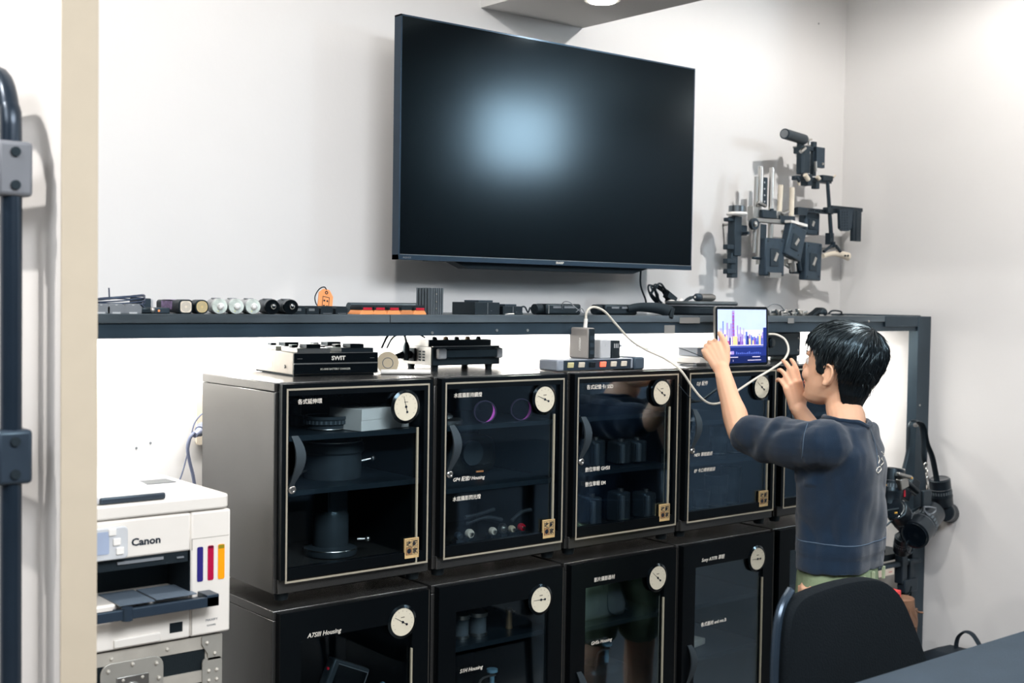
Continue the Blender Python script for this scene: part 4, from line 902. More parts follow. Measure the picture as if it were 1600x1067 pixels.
PB(m, 1300, 1348, 323, 329, y-.01, .018); PB(m, 1300, 1310, 326, 333, y-.01, .016); PB(m, 1294, 1301, 324, 333, y-.016, .022)
obj('bar', m, RG, t, world=True)
o_ = [W(a, b, y=y-.012) for a, b in ((1308, 328), (1330, 326), (1327, 356), (1323, 361), (1313, 361), (1309, 357))]
m = MB().prism([(p.x, p.z) for p in o_], -(y-.012), -(y-.022), Matrix(((1, 0, 0, 0), (0, 0, -1, 0), (0, 1, 0, 0), (0, 0, 0, 1)))); obj('cheek_plate', m, RGP, t, world=True)
m = MB()
for i in range(4):
    for j in range(7): PB(m, 1312+i*4, 1313.3+i*4, 331+j*4.2, 332.6+j*4.2, y-.0235, .0015)
for j in range(11): PB(m, 1333.6, 1334.9, 333+j*4.0, 334.8+j*4.0, y-.0235, .0015)
obj('ribs', m, DGR, t, world=True)['kind'] = 'stuff'
m = MB(); PB(m, 1333, 1346, 325, 377, y-.022, .012); PB(m, 1338, 1342, 330, 376, y-.024, .003); obj('tall_plate', m, RG, t, world=True, bev=.001)
# ================================================================== RACK WITH CAMERAS BY THE RIGHT WALL
RK = mat('rack_black', (.07, .09, .11), .5)
t = thing('storage_rack', 'dark low rack standing between the cabinets and the right wall', 'rack', (2.2, .2, 0))
for xx in (1.985, 2.38):
    for yy in (.10, .42): obj('upright', MB().box(xx, xx+.02, yy, yy+.02, 0, .555), RK, t, world=True)
for z in (.08, .30, .555): obj('rack_shelf', MB().box(1.985, 2.40, .10, .44, z-.02, z), RK, t, world=True)
obj('back_panel', MB().box(1.985, 2.40, .425, .44, .08, .535), RK, t, world=True)
def rb(name, label, cat, x0, x1, y0, y1, y, dep, m, bev=.002, extra=None):
    t = thing(name, label, cat, tuple(W((x0+x1)/2, y1, y=y)))
    mm = MB(); PB(mm, x0, x1, y0, y1, y, dep); obj('body', mm, m, t, world=True, bev=bev)
    if extra: extra(t)
    return t
def _lab(a, b, c, d, y, m): return lambda t: obj('label', PB(MB(), a, b, c, d, y, .002), m, t, world=True)
rb('black_box', 'black box on top of the dark rack, left of the hanging lenses', 'box', 1366, 1384, 826, 866, .12, .2, BLKM, extra=_lab(1368, 1382, 848, 849, .119, DGR))
rb('paper_box', 'small white box seen between the black box and hanging lenses', 'box', 1385, 1397, 838, 858, .30, .08, WHT, extra=_lab(1387, 1395, 843, 845, .299, LGR))
t = thing('tool_tray', 'dark tray of black gear under the rack top by the post', 'tray', tuple(W(1410, 915, y=.09)))
m = MB(); PB(m, 1372, 1440, 880, 886, .07, .03); PB(m, 1410, 1418, 868, 912, .065, .03); PB(m, 1422, 1428, 875, 920, .065, .03); PB(m, 1414, 1434, 905, 925, .06, .03); obj('gear', m, DGR, t, world=True, bev=.003)
m = MB().tube([W(a, b, y=.05) for a, b in ((1424, 916), (1420, 928), (1410, 934), (1400, 934))], .003, 6); obj('cord', m, BLK, t, world=True)
rb('label_card', 'cream label card clipped to the dark rack beside the shorts', 'card', 1370, 1397, 890, 900, .055, .003, CRM, bev=0, extra=_lab(1389, 1394, 893, 894, .0545, RED))
rb('red_case', 'bright red case at the rack beside the chair back', 'case', 1392, 1408, 924, 936, .0, .04, mat('bright_red', (.95, .30, .30), .5), extra=_lab(1396, 1406, 930, 932, -.001, BLKM))
TAN = mat('tan_cloth', (.56, .42, .33), .95, var=.2, vs=30, bump=.6, bs=90)
t = thing('tan_holster', 'crumpled tan cloth pouch hanging at the rack beside the chair', 'bag', tuple(W(1420, 990, y=.0)))
m = MB().tube([W(a, b, y=.01) for a, b in ((1412, 934), (1414, 950), (1420, 966), (1422, 982), (1424, 1000))], lambda u: .036-.022*u*u, 12, flat=.7); obj('cloth', m, TAN, t, world=True)
m = MB().tube([W(a, b, y=-.015) for a, b in ((1424, 950), (1434, 956), (1441, 957))], .007, 8, flat=.5); PB(m, 1422, 1434, 952, 982, -.02, .02); obj('flap', m, mat('tan_dark', (.50, .37, .29), .9, bump=.5), t, world=True, bev=.004)
rb('pink_tool', 'pink and black tool lying on the black box beside the boy', 'tool', 1362, 1381, 818, 824, .06, .03, mat('pink_plastic', (.90, .68, .66), .4), extra=lambda t: obj('tip', PB(MB(), 1381, 1385, 819, 824, .06, .02), DGR, t, world=True))
# ---- hanging cameras
LB_ = mat('lens_body', (.10, .12, .15), .32, var=.1)
def hl(label, name, p0, p1, r0, r1, y, y2, gold=None, cat='lens'):
    a = W(*p0, y=y); b = W(*p1, y=y2); d = b-a; L = d.length; M = Matrix.Translation(a) @ d.to_track_quat('Z', 'Y').to_matrix().to_4x4()
    t = thing(name, label, cat, a, group='lenses and cameras hung on the post')
    M0 = Matrix.Translation(-a) @ M
    obj('barrel', MB().lathe([(r0*.9, 0), (r0, .004), (r0, L*.32), (r0*1.03, L*.34), (r0*1.03, L*.40), ((r0+r1)/2, L*.45), ((r0+r1)/2, L*.60), (r1, L*.63), (r1, L-.002), (r1*.9, L)], M0, 30), LB_, t)
    g = MB(); N = 26
    for i in range(N):
        q = 2*PI*i/N; rr = (r0+r1)/2; g.cbox((rr*math.cos(q), rr*math.sin(q), L*.525), (.0018, rr*.13, L*.10), 0, M0, (0, 0, q))
    obj('focus_ring', g, LRG, t)['kind'] = 'stuff'
    obj('front_element', MB().lathe([(r1*.88, L), (r1*.86, L+.002), (r1*.7, L+.0005), (.001, L+.003)], M0, 24), LGL, t)
    obj('ring_line', MB().torus((0, 0, L*.66), r1*1.005, .0006, M0, 28, 5), MGR, t)
    if gold:
        g = W(*gold, y=min(y, y2)-r1-.004) - a
        obj('gold_mark', MB().cbox(g, (.012, .003, .004)), mat('gold_mark', (.90, .68, .25), .4), t)
    return t
hl('upper left hanging lens, dark with a yellow mark, touching the boy\'s back', 'camera_lens', (1391, 790), (1396, 733), .036, .037, .02, .03, (1383, 758))
hl('second hanging lens below it, tilted, with a yellow mark', 'camera_lens', (1424, 828), (1399, 795), .034, .036, .0, -.02, (1400, 801))
hl('large hanging lens at the front, tilted down to the left', 'camera_lens', (1458, 800), (1428, 836), .040, .047, -.03, -.06)
hl('short hanging lens near the rack top under the others', 'camera_lens', (1409, 862), (1412, 838), .028, .028, .04, .02)
t = hl('upright black lens pouch against the right wall below the strap', 'lens_pouch', (1472, 790), (1468, 748), .036, .034, .0, .0, cat='pouch')
t = thing('hung_camera', 'silver and black camera hanging between the strap and the post', 'camera', W(1415, 755, y=.0), group='lenses and cameras hung on the post')
m = MB(); a = W(1401, 741, y=-.005); b = W(1434, 768, y=.0); d = (b-a); m.cyl(a, b, .009, n=14)
PB(m, 1424, 1436, 748, 772, .0, .03, 0, .5); obj('body', m, LB_, t, world=True, bev=.002)
m = MB(); PB(m, 1408, 1420, 746, 764, -.02, .02, 0, -.25); PC(m, (1403, 740), (1424, 746), .006, -.025); obj('top_plate', m, STL, t, world=True, bev=.003)
m = MB(); PB(m, 1411, 1424, 764, 780, -.01, .02, 0, .5); obj('base', m, LB_, t, world=True, bev=.002)
obj('red_line', PB(MB(), 1413, 1415, 766, 776, -.012, .002), RED, t, world=True)
obj('gold_mark', MB().sph(W(1425, 747, y=-.034), .003, n=8), mat('gold_mark', (.90, .68, .25), .4), t, world=True)
hl('right hanging camera back with a dark disc cap, near the right wall', 'hung_camera', (1476, 800), (1490, 802), .030, .034, -.02, .02, cat='camera')
t = thing('camera_strap', 'black leather strap looped over a hook on the dark post', 'strap', W(1430, 662, y=.02))
SP = mat('strap_leather', (.12, .15, .18), .45)
obj('hook', MB().cyl(W(1432, 664, y=.088), W(1430, 664, y=.03), .007, n=14), SIL, t, world=True)
obj('left_band', MB().tube([W(a, b, y=.04) for a, b in ((1412, 732), (1418, 705), (1420, 680), (1421, 664), (1427, 657), (1434, 657))], .0065, 8, flat=.4), SP, t, world=True)
obj('right_band', MB().tube([W(a, b, y=.0) for a, b in ((1427, 658), (1438, 660), (1444, 672), (1448, 692), (1456, 712), (1461, 735), (1464, 752))], .011, 8, flat=.3), SP, t, world=True)
obj('inner_band', MB().tube([W(a, b, y=-.005) for a, b in ((1432, 658), (1440, 668), (1443, 690), (1443, 715), (1446, 726))], .009, 8, flat=.3), SP, t, world=True)
ch = MB()
for k, (a, b) in enumerate(((1446, 728), (1448, 738), (1449, 749), (1449, 758))):
    M = T(*W(a, b, y=-.02)) @ (RX(PI/2) if k % 2 == 0 else RX(PI/2) @ RY(.9)) @ Matrix.Diagonal((.75, 1.2, 1, 1)); ch.torus((0, 0, 0), .009, .0023, M, 16, 6)
obj('chain', ch, SIL, t, world=True)
m = MB(); PB(m, 1443, 1456, 766, 792, -.045, .012); obj('buckle_tab', m, SP, t, world=True, bev=.003)
m = MB().tube([W(a, b, y=-.07) for a, b in ((1444, 792), (1448, 803), (1458, 802), (1462, 794))], .003, 6, closed=True, sm=2); obj('buckle', m, MGR, t, world=True)
m = MB().tube([W(a, b, y=-.02) for a, b in ((1383, 823), (1395, 812), (1412, 803), (1430, 795), (1445, 790))], .003, 6).tube([W(a, b, y=-.03) for a, b in ((1374, 806), (1385, 798), (1400, 795), (1415, 794))], .0025, 6)
m.tube([W(a, b, y=-.04) for a, b in ((1426, 838), (1416, 850), (1418, 863), (1424, 864), (1432, 850))], .002, 6)
single('thin_strap', m, SP, 'thin black cord straps crossing the hanging lenses', 'strap')

# ================================================================== PRINTER ON THE FLIGHT CASE
PY = -.10
PRW = mat('printer_white', (.885, .865, .835), .35, var=.01)
PRG = mat('printer_grey', (.72, .73, .75), .4, var=.02)
t = thing('printer', 'white multifunction inkjet printer with its paper tray pulled out', 'printer', (-.36, .08, .737))
xl, xr, zb, zt = -.545, -.171, .739, 1.0
def pq(px, py, y=PY): return W(px, py, y=y)
opx0, opx1 = -.545, pq(298, 880).x
ozt, ozb = pq(220, 870).z, pq(220, 938).z
b = MB().box(opx1, xr, PY, .24, zb, zt-.028).box(xl, opx1, PY, .24, ozt, zt-.028).box(xl, opx1, PY, .24, zb, ozb).box(xl, opx1, PY+.10, .24, ozb, ozt)
obj('body', b, PRW, t, world=True, bev=.004)
obj('scanner_lid', MB().prism(rrect(xr-xl, .36, .02, 5, (xl+xr)/2, PY+.178), zt-.026, zt), PRW, t, world=True, bev=.004)
obj('document_tray', MB().prism(rrect(.17, .30, .02, 5, xr-.10, PY+.19), zt-.0005, zt+.002), mat('tray_white', (.80, .80, .82), .3, var=.1, vs=40), t, world=True)
p0 = pq(150, 790); p1 = pq(264, 780)
b = MB().prism([(0, 0), (.30, 0), (.30, .028), (.02, .014), (0, .012)], xl, p1.x, Matrix(((0, 0, 1, 0), (1, 0, 0, PY+.012), (0, 1, 0, zt+.0), (0, 0, 0, 1)))); obj('feeder_cover', b, PRG, t, world=True, bev=.004)
obj('feeder_edge', MB().box(pq(159, 785).x, p1.x-.003, PY+.006, PY+.014, zt+.001, zt+.013), mat('feeder_dark', (.25, .28, .32), .4), t, world=True, bev=.003)
obj('paper_slot', MB().box(pq(240, 757, .12).x-.03, pq(240, 757, .12).x+.03, .08, .13, zt+.002, zt+.003), BLK, t, world=True)
inn = MB().box(xl, opx1, PY+.099, PY+.0999, ozb, ozt).box(xl, opx1-.004, PY+.004, PY+.06, ozt-.020, ozt+.000).box(opx1-.0015, opx1+.0, PY+.002, PY+.1, ozb, ozt)
obj('output_recess', inn, BLKM, t, world=True)
obj('bay_bar', MB().box(pq(184, 880).x, pq(256, 876).x, PY+.001, PY+.004, ozt-.010, ozt-.005).box(pq(277, 874).x, pq(288, 874).x, PY+.0015, PY+.004, ozt-.012, ozt-.009), MGR, t, world=True)
# tray
tz = pq(300, 930).z
tx1 = pq(332, 925).x
b = MB().box(pq(176, 945).x, tx1-.01, PY-.035, PY+.07, tz-.010, tz-.004)
b.prism([(xl+.02, -.040), (tx1-.006, -.040), (tx1-.006, -.030), (xl+.02, -.030)], tz-.016, tz+.002, T(0, PY, 0))
b.box(tx1-.03, tx1-.006, PY-.04, PY+.0, tz-.016, tz+.006)
obj('paper_tray', b, mat('tray_dark', (.19, .24, .30), .35), t, world=True, bev=.001)
b = MB().box(pq(180, 930).x, pq(235, 930).x, PY-.02, PY+.08, tz+.0045, tz+.0065).box(pq(237, 930).x, pq(300, 930).x, PY-.02, PY+.07, tz+.006, tz+.008)
obj('tray_flap', b, mat('flap_grey', (.38, .43, .48), .4), t, world=True)
obj('tray_latch', MB().cyl((pq(186, 945).x, PY-.036, tz-.018), (pq(186, 945).x, PY-.036, tz+.005), .010, n=16), mat('tray_dark', (.2, .2, .2)), t, world=True)
pm = MB(); M = T(-.50, PY-.002, pq(175, 848).z) @ RX(-.12)
obj('control_panel', MB().prism(rrect(.125, .058, .008, 4), 0, .010, T(pq(197, 850).x-.0625, PY, pq(175, 848).z) @ XZ), mat('panel_grey', (.76, .77, .78), .4), t, world=True, bev=.002)
obj('panel_screen', MB().prism(rrect(.062, .040, .003, 3), .0098, .011, T(pq(167, 848).x-.031, PY, pq(155, 848).z) @ XZ), mat('lcd', (.62, .67, .76), .2), t, world=True)
for py, pxx in ((830, 172), (845, 179), (859, 184)):
    q = pq(pxx, py); obj('panel_button', MB().prism(rrect(.014, .013, .002, 3), .0098, .0125, T(q.x, PY, q.z) @ XZ), WHT, t, world=True, bev=.001)
Mi = t.matrix_basis.inverted()
q = Mi @ Vector((pq(205, 852).x, PY-.0004, pq(205, 853).z)); text('brand_print', 'Canon', .0185, DTX, t, q, bold=.0006, sx=1.12)
q = Mi @ Vector((pq(321, 971).x, PY-.0004, pq(321, 971).z)); text('model_print', 'MAXIFY', .0065, MGR, t, q, sx=1.1)
q = Mi @ Vector((pq(323, 978).x, PY-.0004, pq(323, 978.5).z)); text('number_print', 'GX3092', .0048, MGR, t, q, sx=1.1)
for a, b, c, col, nm in ((308, 317, 0, (.20, .17, .50), 'blue'), (324.5, 333.5, -2.5, (.68, .04, .24), 'magenta'), (340.5, 350.5, -4.5, (.99, .62, .05), 'yellow')):
    q0 = pq(a, 855+c); q1 = pq(b, 908+c)
    obj('ink_window', MB().prism(rrect(q1.x-q0.x, q0.z-q1.z, .003, 3), -.001, .0008, T((q0.x+q1.x)/2, PY, (q0.z+q1.z)/2) @ XZ), mat('ink_'+nm, col, .3, var=.05, vs=8), t, world=True)
    if nm != 'blue': obj('ink_level', MB().box(q0.x+.001, q1.x-.001, PY-.0012, PY-.0007, q0.z-.008 if nm == 'yellow' else q0.z-.005, q0.z-.001), mat('ink_top_'+nm, (.55, .50, .12) if nm == 'yellow' else (.45, .05, .20), .3), t, world=True)
ls = MB(); q = pq(300, 900)
ls.box(q.x-.0006, q.x+.0006, PY-.0003, PY+.001, zb+.004, ozb-.002).box(q.x-.0006, xr-.004, PY-.0003, PY+.001, pq(340, 838).z, pq(340, 838).z+.001).box(q.x-.0006, q.x+.0006, PY-.0003, PY+.001, ozt, pq(340, 838).z)
q2 = pq(220, 962); ls.box(xl, q.x, PY-.0003, PY+.001, q2.z, q2.z+.0012)
obj('seams', ls, mat('seam_grey', (.62, .60, .57), .6), t, world=True)
q0 = pq(265, 974); q1 = pq(285, 986)
obj('cassette_window', MB().box(q0.x, q1.x, PY-.0006, PY+.002, q1.z, q0.z), BLK, t, world=True)
q0 = pq(177, 1003); q1 = pq(250, 1003)
obj('cassette_grip', MB().box(q0.x, q1.x, PY-.004, PY+.004, q0.z-.012, q0.z+.004), PRW, t, world=True, bev=.002)
ft = MB(); 
for xx in (-.50, -.23):
    for yy in (-.06, .18): ft.cyl((xx, yy, .7355), (xx, yy, .7395), .012, n=12)
obj('feet', ft, RUB, t, world=True)
# flight case
ALU = mat('aluminium', (.74, .72, .68), .4, .3, var=.08, vs=30)
t = thing('flight_case', 'black flight case with silver edges and corner fittings under the printer', 'case', (-.36, .08, 0))
cx0, cx1, cy0, cy1, cz = -.545, -.188, PY+.01, .30, .7345
obj('panels', MB().box(cx0, cx1, cy0, cy1, .02, cz), mat('case_black', (.08, .09, .10), .55, bump=.3, bs=500), t, world=True)
def bar(*a): return MB().box(*a)
w = .030
for a in ((cx0, cx1, cy0-.002, cy0+.001, cz-w*.8, cz+.0005), (cx0, cx1, cy0-.002, cy0+.001, .02, .05), (cx1-w, cx1+.001, cy0-.002, cy0+.001, .05, cz-w*.8), (cx1-.001, cx1+.002, cy0, cy1, cz-w, cz+.0005), (cx1-.001, cx1+.002, cy0-.001, cy0+w, .05, cz-w)): obj('edge_trim', bar(*a), ALU, t, world=True)
bz = pq(300, 1041, cy0).z
obj('lid_band', bar(cx0, cx1, cy0-.003, cy0+.001, bz-.032, bz-.010), ALU, t, world=True)
CRN = mat('corner_steel', (.66, .65, .62), .35, .4)
for z0_, z1_ in ((cz-.046, cz), (bz-.075, bz+.012)): 
    obj('corner_plate', MB().prism([(cx1+.003, z0_), (cx1+.003, z1_), (cx1-.038, z1_), (cx1-.038, z1_-.014), (cx1-.026, z0_+.012), (cx1-.026, z0_)] if z1_ == cz else rrect(.040, z1_-z0_, .008, 3, cx1-.017, (z0_+z1_)/2), -(cy0-.003), -(cy0-.006), Matrix(((1, 0, 0, 0), (0, 0, -1, 0), (0, 1, 0, 0), (0, 0, 0, 1)))), CRN, t, world=True)
lc = pq(205, 1048, cy0)
obj('latch_plate', MB().prism(rrect(.118, .095, .020, 5), .002, .006, T(lc.x, cy0, lc.z-.026) @ XZ), CRN, t, world=True, bev=.001)
obj('latch', MB().box(lc.x-.030, lc.x+.030, cy0-.009, cy0-.005, lc.z-.09, lc.z-.006).cyl((lc.x, cy0-.012, lc.z-.03), (lc.x, cy0-.006, lc.z-.03), .013, n=20), STL, t, world=True, bev=.001)
rv = MB()
for a, b in ((-.045, .008), (0, .014), (.045, .008), (-.050, -.02), (.050, -.02), (-.018, -.012), (.018, -.012), (-.05, -.055), (.05, -.055)): rv.sph((lc.x+a, cy0-.0065, lc.z+b), .0042, n=8)
for a, b in ((-.012, .700), (-.028, .722), (-.008, .668), (-.024, .668), (-.008, .650), (-.024, .650), (-.008, .615), (-.024, .615), (-.008, .595), (-.024, .595), (-.105, .722), (-.21, .722), (-.30, .722)): rv.sph((cx1+a, cy0-.0055 if a > -.04 else cy0-.002, b), .004, n=8)
obj('rivets', rv, ALU, t, world=True)['kind'] = 'stuff'
# ================================================================== FOLDED TROLLEY ON THE LEFT
t = thing('folded_trolley', 'dark tubular folded hand trolley leaning at the left partition', 'trolley', (-.66, -.2, 0))
TRM = mat('trolley_steel', (.16, .22, .28), .3, .4)
ya, yb2, ztop = -.372, -.05, 1.70
U_ = [(-.66, ya, .05), (-.66, ya, 1.0), (-.66, ya, 1.57), (-.66, ya+.012, 1.645), (-.66, ya+.045, 1.69), (-.66, ya+.10, ztop), (-.66, yb2-.10, ztop), (-.66, yb2-.045, 1.69), (-.66, yb2-.012, 1.645), (-.66, yb2, 1.57), (-.66, yb2, .05)]
obj('outer_frame', MB().tube(U_, .0155, 12, sm=5), TRM, t, world=True)
obj('inner_frame', MB().tube([(-.648, ya+.042, .1), (-.648, ya+.042, 1.56)], .011, 10, sm=1).tube([(-.648, yb2-.042, .1), (-.648, yb2-.042, 1.56)], .011, 10, sm=1), TRM, t, world=True)
for z0_, z1_ in ((1.515, 1.595), (1.095, 1.175)):
    obj('cross_bar', MB().box(-.675, -.655, ya, yb2, z0_+.01, z1_-.01), RK, t, world=True)
    for yy in (ya, yb2):
        c_ = obj('clamp', MB().box(-.685, -.634, yy-.020, yy+.022, z0_, z1_), [mat('clamp_grey', (.42, .43, .45), .4), mat('clamp_dark', (.20, .24, .29), .4)][z0_ < 1.3], t, world=True, bev=.006)
        obj('bolts', MB().cyl((-.683, yy-.006, z0_+.016), (-.689, yy-.006, z0_+.016), .007, n=12).cyl((-.683, yy-.006, z1_-.016), (-.689, yy-.006, z1_-.016), .007, n=12).cyl((-.66, yy-.020, z0_+.016), (-.66, yy-.024, z0_+.016), .007, n=12).cyl((-.66, yy-.020, z1_-.016), (-.66, yy-.024, z1_-.016), .007, n=12), BLKM, c_, world=True)
for yy in (ya, yb2): obj('wheel', MB().lathe([(.03, -.015), (.05, -.015), (.05, .015), (.03, .015)], T(-.66, yy, .05) @ RX(PI/2), 24), RUB, t, world=True)
obj('base_plate', MB().box(-.69, -.67, ya-.01, yb2+.01, .02, .22), TRM, t, world=True)
# ================================================================== CHAIR, TABLE, BAG
t = thing('office_chair', 'black upholstered chair with a dark metal side frame at the table', 'chair', (.80, -.72, 0), group=None)
CHF = mat('chair_fabric', (.07, .078, .092), .9, spec=.2, var=.12, vs=12, bump=.5, bs=250, stretch=(1, 1, 1))
ol = [(.575, .46), (.560, .60), (.553, .70), (.556, .775), (.570, .815), (.605, .836), (.68, .842), (.79, .842), (.87, .832), (.925, .800), (.965, .745), (1.005, .67), (1.035, .60), (1.05, .50), (1.03, .46)]
Q = catmull([Vector((a, b, 0)) for a, b in ol], 3)
NY = 1
m = MB(); n = len(Q)
vs = []
cxm, czm = .80, .66
for lay, (s_, yy) in enumerate(((.93, -.826), (.985, -.822), (1, -.812), (1, -.796), (.97, -.786))):
    for q in Q:
        X = cxm+(q.x-cxm)*s_; Z = czm+(q.y-czm)*s_; vs.append((X, yy-.10*((X-cxm)/.25)**2*.25, Z))
fs = [(l*n+i, l*n+(i+1) % n, (l+1)*n+(i+1) % n, (l+1)*n+i) for l in range(4) for i in range(n)] + [tuple(range(n)), tuple(4*n+i for i in reversed(range(n)))]
m.add(vs, fs); obj('backrest', m, CHF, t, world=True, smooth=50)
fr = MB().tube([(.600, -.80, .20), (.565, -.805, .45), (.548, -.822, .62), (.541, -.826, .70), (.545, -.826, .78), (.562, -.822, .822), (.60, -.812, .846)], .0085, 10)
obj('side_frame', fr, mat('chair_frame', (.22, .28, .34), .25, .5), t, world=True)
obj('side_frame', MB().tube([(1.03, -.80, .20), (1.055, -.81, .45), (1.035, -.818, .60), (.99, -.815, .70)], .0085, 10), BLK, t, world=True)
obj('seat', MB().prism(rrect(.46, .42, .08, 6, .80, -.57), .42, .47), CHF, t, world=True, bev=.012)
for xx in (.605, 1.02):
    obj('leg', MB().tube([(xx, -.80, .43), (xx, -.80, .02), (xx, -.78, .012)], .011, 8, sm=1), TRM, t, world=True)
    obj('leg', MB().tube([(xx, -.42, .43), (xx, -.38, .012)], .011, 8, sm=1), TRM, t, world=True)
t = thing('table', 'dark grey table in the blurred foreground at the lower right', 'table', (1.2, -1.5, 0))
TBL = mat('table_top', (.20, .24, .285), .75, var=.12, vs=14, bump=.3, bs=300)
obj('top', MB().box(.15, 2.3, -1.90, -1.04, .722, .756), TBL, t, world=True, bev=.004)
for xx in (.22, 2.20):
    for yy in (-1.13, -1.85): obj('leg', MB().box(xx, xx+.04, yy-.02, yy+.02, 0, .715), BLK, t, world=True)
t = thing('backpack', 'black backpack with a raised carry loop beside the right wall', 'bag', (2.33, -.14, 0))
BPK = mat('backpack_black', (.11, .13, .17), .7, bump=.4, bs=200)
obj('pack', MB().cbox((2.33, -.16, .14), (.22, .30, .28)), BPK, t, world=True, bev=.06)
obj('carry_loop', MB().tube([W(a, b, x=2.36) for a, b in ((1495, 1024), (1494, 1008), (1498, 994), (1508, 987), (1518, 990), (1526, 1000), (1536, 1018))], .012, 8, flat=.35), BPK, t, world=True)
# ================================================================== TABLET AND ITS CABLE
t = thing('tablet', 'tablet with a purple city picture standing on the cabinet edge in the boy\'s hand', 'tablet', (1.425, .02, CT))
a = W(1117, 480, y=.012); tw, thh = .222, .166
Mt = T(1.425, .012, CT+.0) @ RX(-.035)
TX = Mt @ XZ
obj('case', MB().prism(rrect(tw, thh, .010, 5, 0, thh/2), -.0062, 0, TX), mat('tablet_metal', (.72, .70, .67), .35, .7), t, world=True)
obj('glass', MB().prism(rrect(tw-.003, thh-.003, .009, 5, 0, thh/2), .0, .0008, TX), BLKG, t, world=True)
def em(n, c, s=1.0): return mat(n, c, .4, emit=c, es=s, spec=.1)
sw, shh = tw-.018, thh-.018
cols = [em('screen_sky', (.66, .72, .88), .50), em('screen_haze', (.76, .77, .84), .50), em('screen_blue', (.30, .38, .72), .35), em('screen_purple', (.48, .32, .66), .4), em('screen_pale', (.80, .76, .88), .5), em('screen_navy', (.07, .12, .32), .3), em('screen_gold', (.88, .76, .52), .5), em('screen_deep', (.12, .18, .46), .3), em('screen_lilac', (.58, .52, .80), .45), em('screen_red', (.62, .28, .48), .4)]
m = MB(); zb_ = .009
def sb(u0, u1, v0, v1, mi, e=.0010): m.box(-sw/2+u0*sw, -sw/2+u1*sw, -e-.0001, -e+.00005, zb_+v0*shh, zb_+v1*shh, mi, Mt)
sb(0, 1, .62, 1, 0); sb(0, 1, .40, .62, 1); sb(0, 1, 0, .40, 7); sb(0, 1, 0, .13, 5, .0011)
rnd = random.Random(4); u = .02
while u < .96:
    w = rnd.uniform(.012, .035); h = rnd.uniform(.48, .80) if u < .5 else rnd.uniform(.46, .66)
    sb(u, u+w, .34, h, rnd.choice([2, 8, 8, 4]) if h > .6 else rnd.choice([2, 3, 8]), .0012+rnd.uniform(0, .0002)); u += w+rnd.uniform(.003, .016)
u = .04
while u < .93:
    w = rnd.uniform(.02, .045); sb(u, u+w, .33, rnd.uniform(.40, .52), rnd.choice([3, 4, 9, 2, 7, 6, 3]), .0016+rnd.uniform(0, .0002)); u += w+rnd.uniform(.0, .012)
sb(.285, .335, .34, .98, 8, .0019); sb(.295, .325, .34, .90, 3, .002)
for i in range(9): sb(.29, .33, .40+i*.065, .415+i*.065, 9, .0021)
sb(.30, .39, .34, .50, 6, .0022); sb(.02, .93, .325, .34, 4, .0022); sb(.02, .93, .295, .312, 2, .0022); sb(.93, 1, .30, .66, 7, .0022)
sb(.20, .32, .165, .225, 8, .0022); sb(.22, .26, .17, .21, 4, .0023)
for i in range(14): sb(.36+i*.038, .385+i*.038, .165, .165+.012+rnd.uniform(0, .04), 2, .0022)
sb(.22, .40, .105, .118, 4, .0023); sb(.70, .86, .105, .118, 4, .0023); sb(.60, .88, .045, .056, 4, .0023); sb(.30, .305, .03, .07, 4, .0023)
sc_ = obj('screen_picture', m, cols, t, world=True, smooth=0); sc_['kind'] = 'stuff'
P = [W(a, b, y=yy) for a, b, yy in ((915.5, 500, .057), (916, 490, .055), (921, 482, .053), (930, 480, .052), (945, 487, .05), (962, 506, .05), (985, 531, .05), (1010, 547, .045), (1040, 561, .03), (1063, 578, -.012), (1080, 602, -.02), (1095, 621, -.03), (1110, 630.5, -.03), (1128, 628, -.028), (1150, 612, -.028), (1180, 592, -.035), (1205, 577, -.045), (1224, 563, -.045), (1232, 547, -.035), (1227, 531, -.02), (1214, 523, .0), (1201, 522, .012))]
single('charging_cable', MB().tube(P, .0031, 8, sm=5), mat('white_cable', (.84, .82, .77), .45), 'white charging cable hanging in a loop from the charger to the tablet', 'cable')
m = MB().tube([W(a, b, y=-.01) for a, b in ((1060, 600), (1072, 615), (1085, 625), (1100, 627))], .001, 6)
single('thin_lead', m, DGR, 'thin dark lead hanging below the white cable loop', 'lead')

# ================================================================== THE BOY
boy = thing('person', 'boy in a navy short-sleeved sweater and green shorts holding up the tablet', 'person', (1.34, -.40, 0))
SKIN = mat('skin', (.89, .70, .575), .55, var=.03, vs=18, bump=.08, bs=500, sss=.12, spec=.35)
NAVY = mat('navy_sweater', (.115, .19, .275), .95, var=.10, vs=45, bump=.6, bs=700, sheen=.25, spec=.2)
HAIR = mat('black_hair', (.055, .062, .07), .36, var=.35, vs=60, spec=.6)
HAIR2 = mat('black_hair_light', (.10, .115, .125), .33, spec=.6)
GRN = mat('green_shorts', (.50, .56, .44), .9, var=.10, vs=30, bump=.5, bs=200)
def V(*a): return Vector(a)
def loft(m, rings, n=28, T_=None, p=2.3):
    """rings: (center xyz, half width x, half depth y) in the frame T_"""
    vs = []
    for c, hx, hy in rings:
        for i in range(n):
            a = 2*PI*i/n; ca, sa = math.cos(a), math.sin(a)
            q = (abs(ca)**p+abs(sa)**p)**(-1/p); vs.append((c[0]+hx*q*ca, c[1]+hy*q*sa, c[2]))
    k = len(rings); fs = [(j*n+i, j*n+(i+1) % n, (j+1)*n+(i+1) % n, (j+1)*n+i) for j in range(k-1) for i in range(n)]
    fs += [tuple(reversed(range(n))), tuple((k-1)*n+i for i in range(n))]
    return m.add(vs, fs, 0, T_)
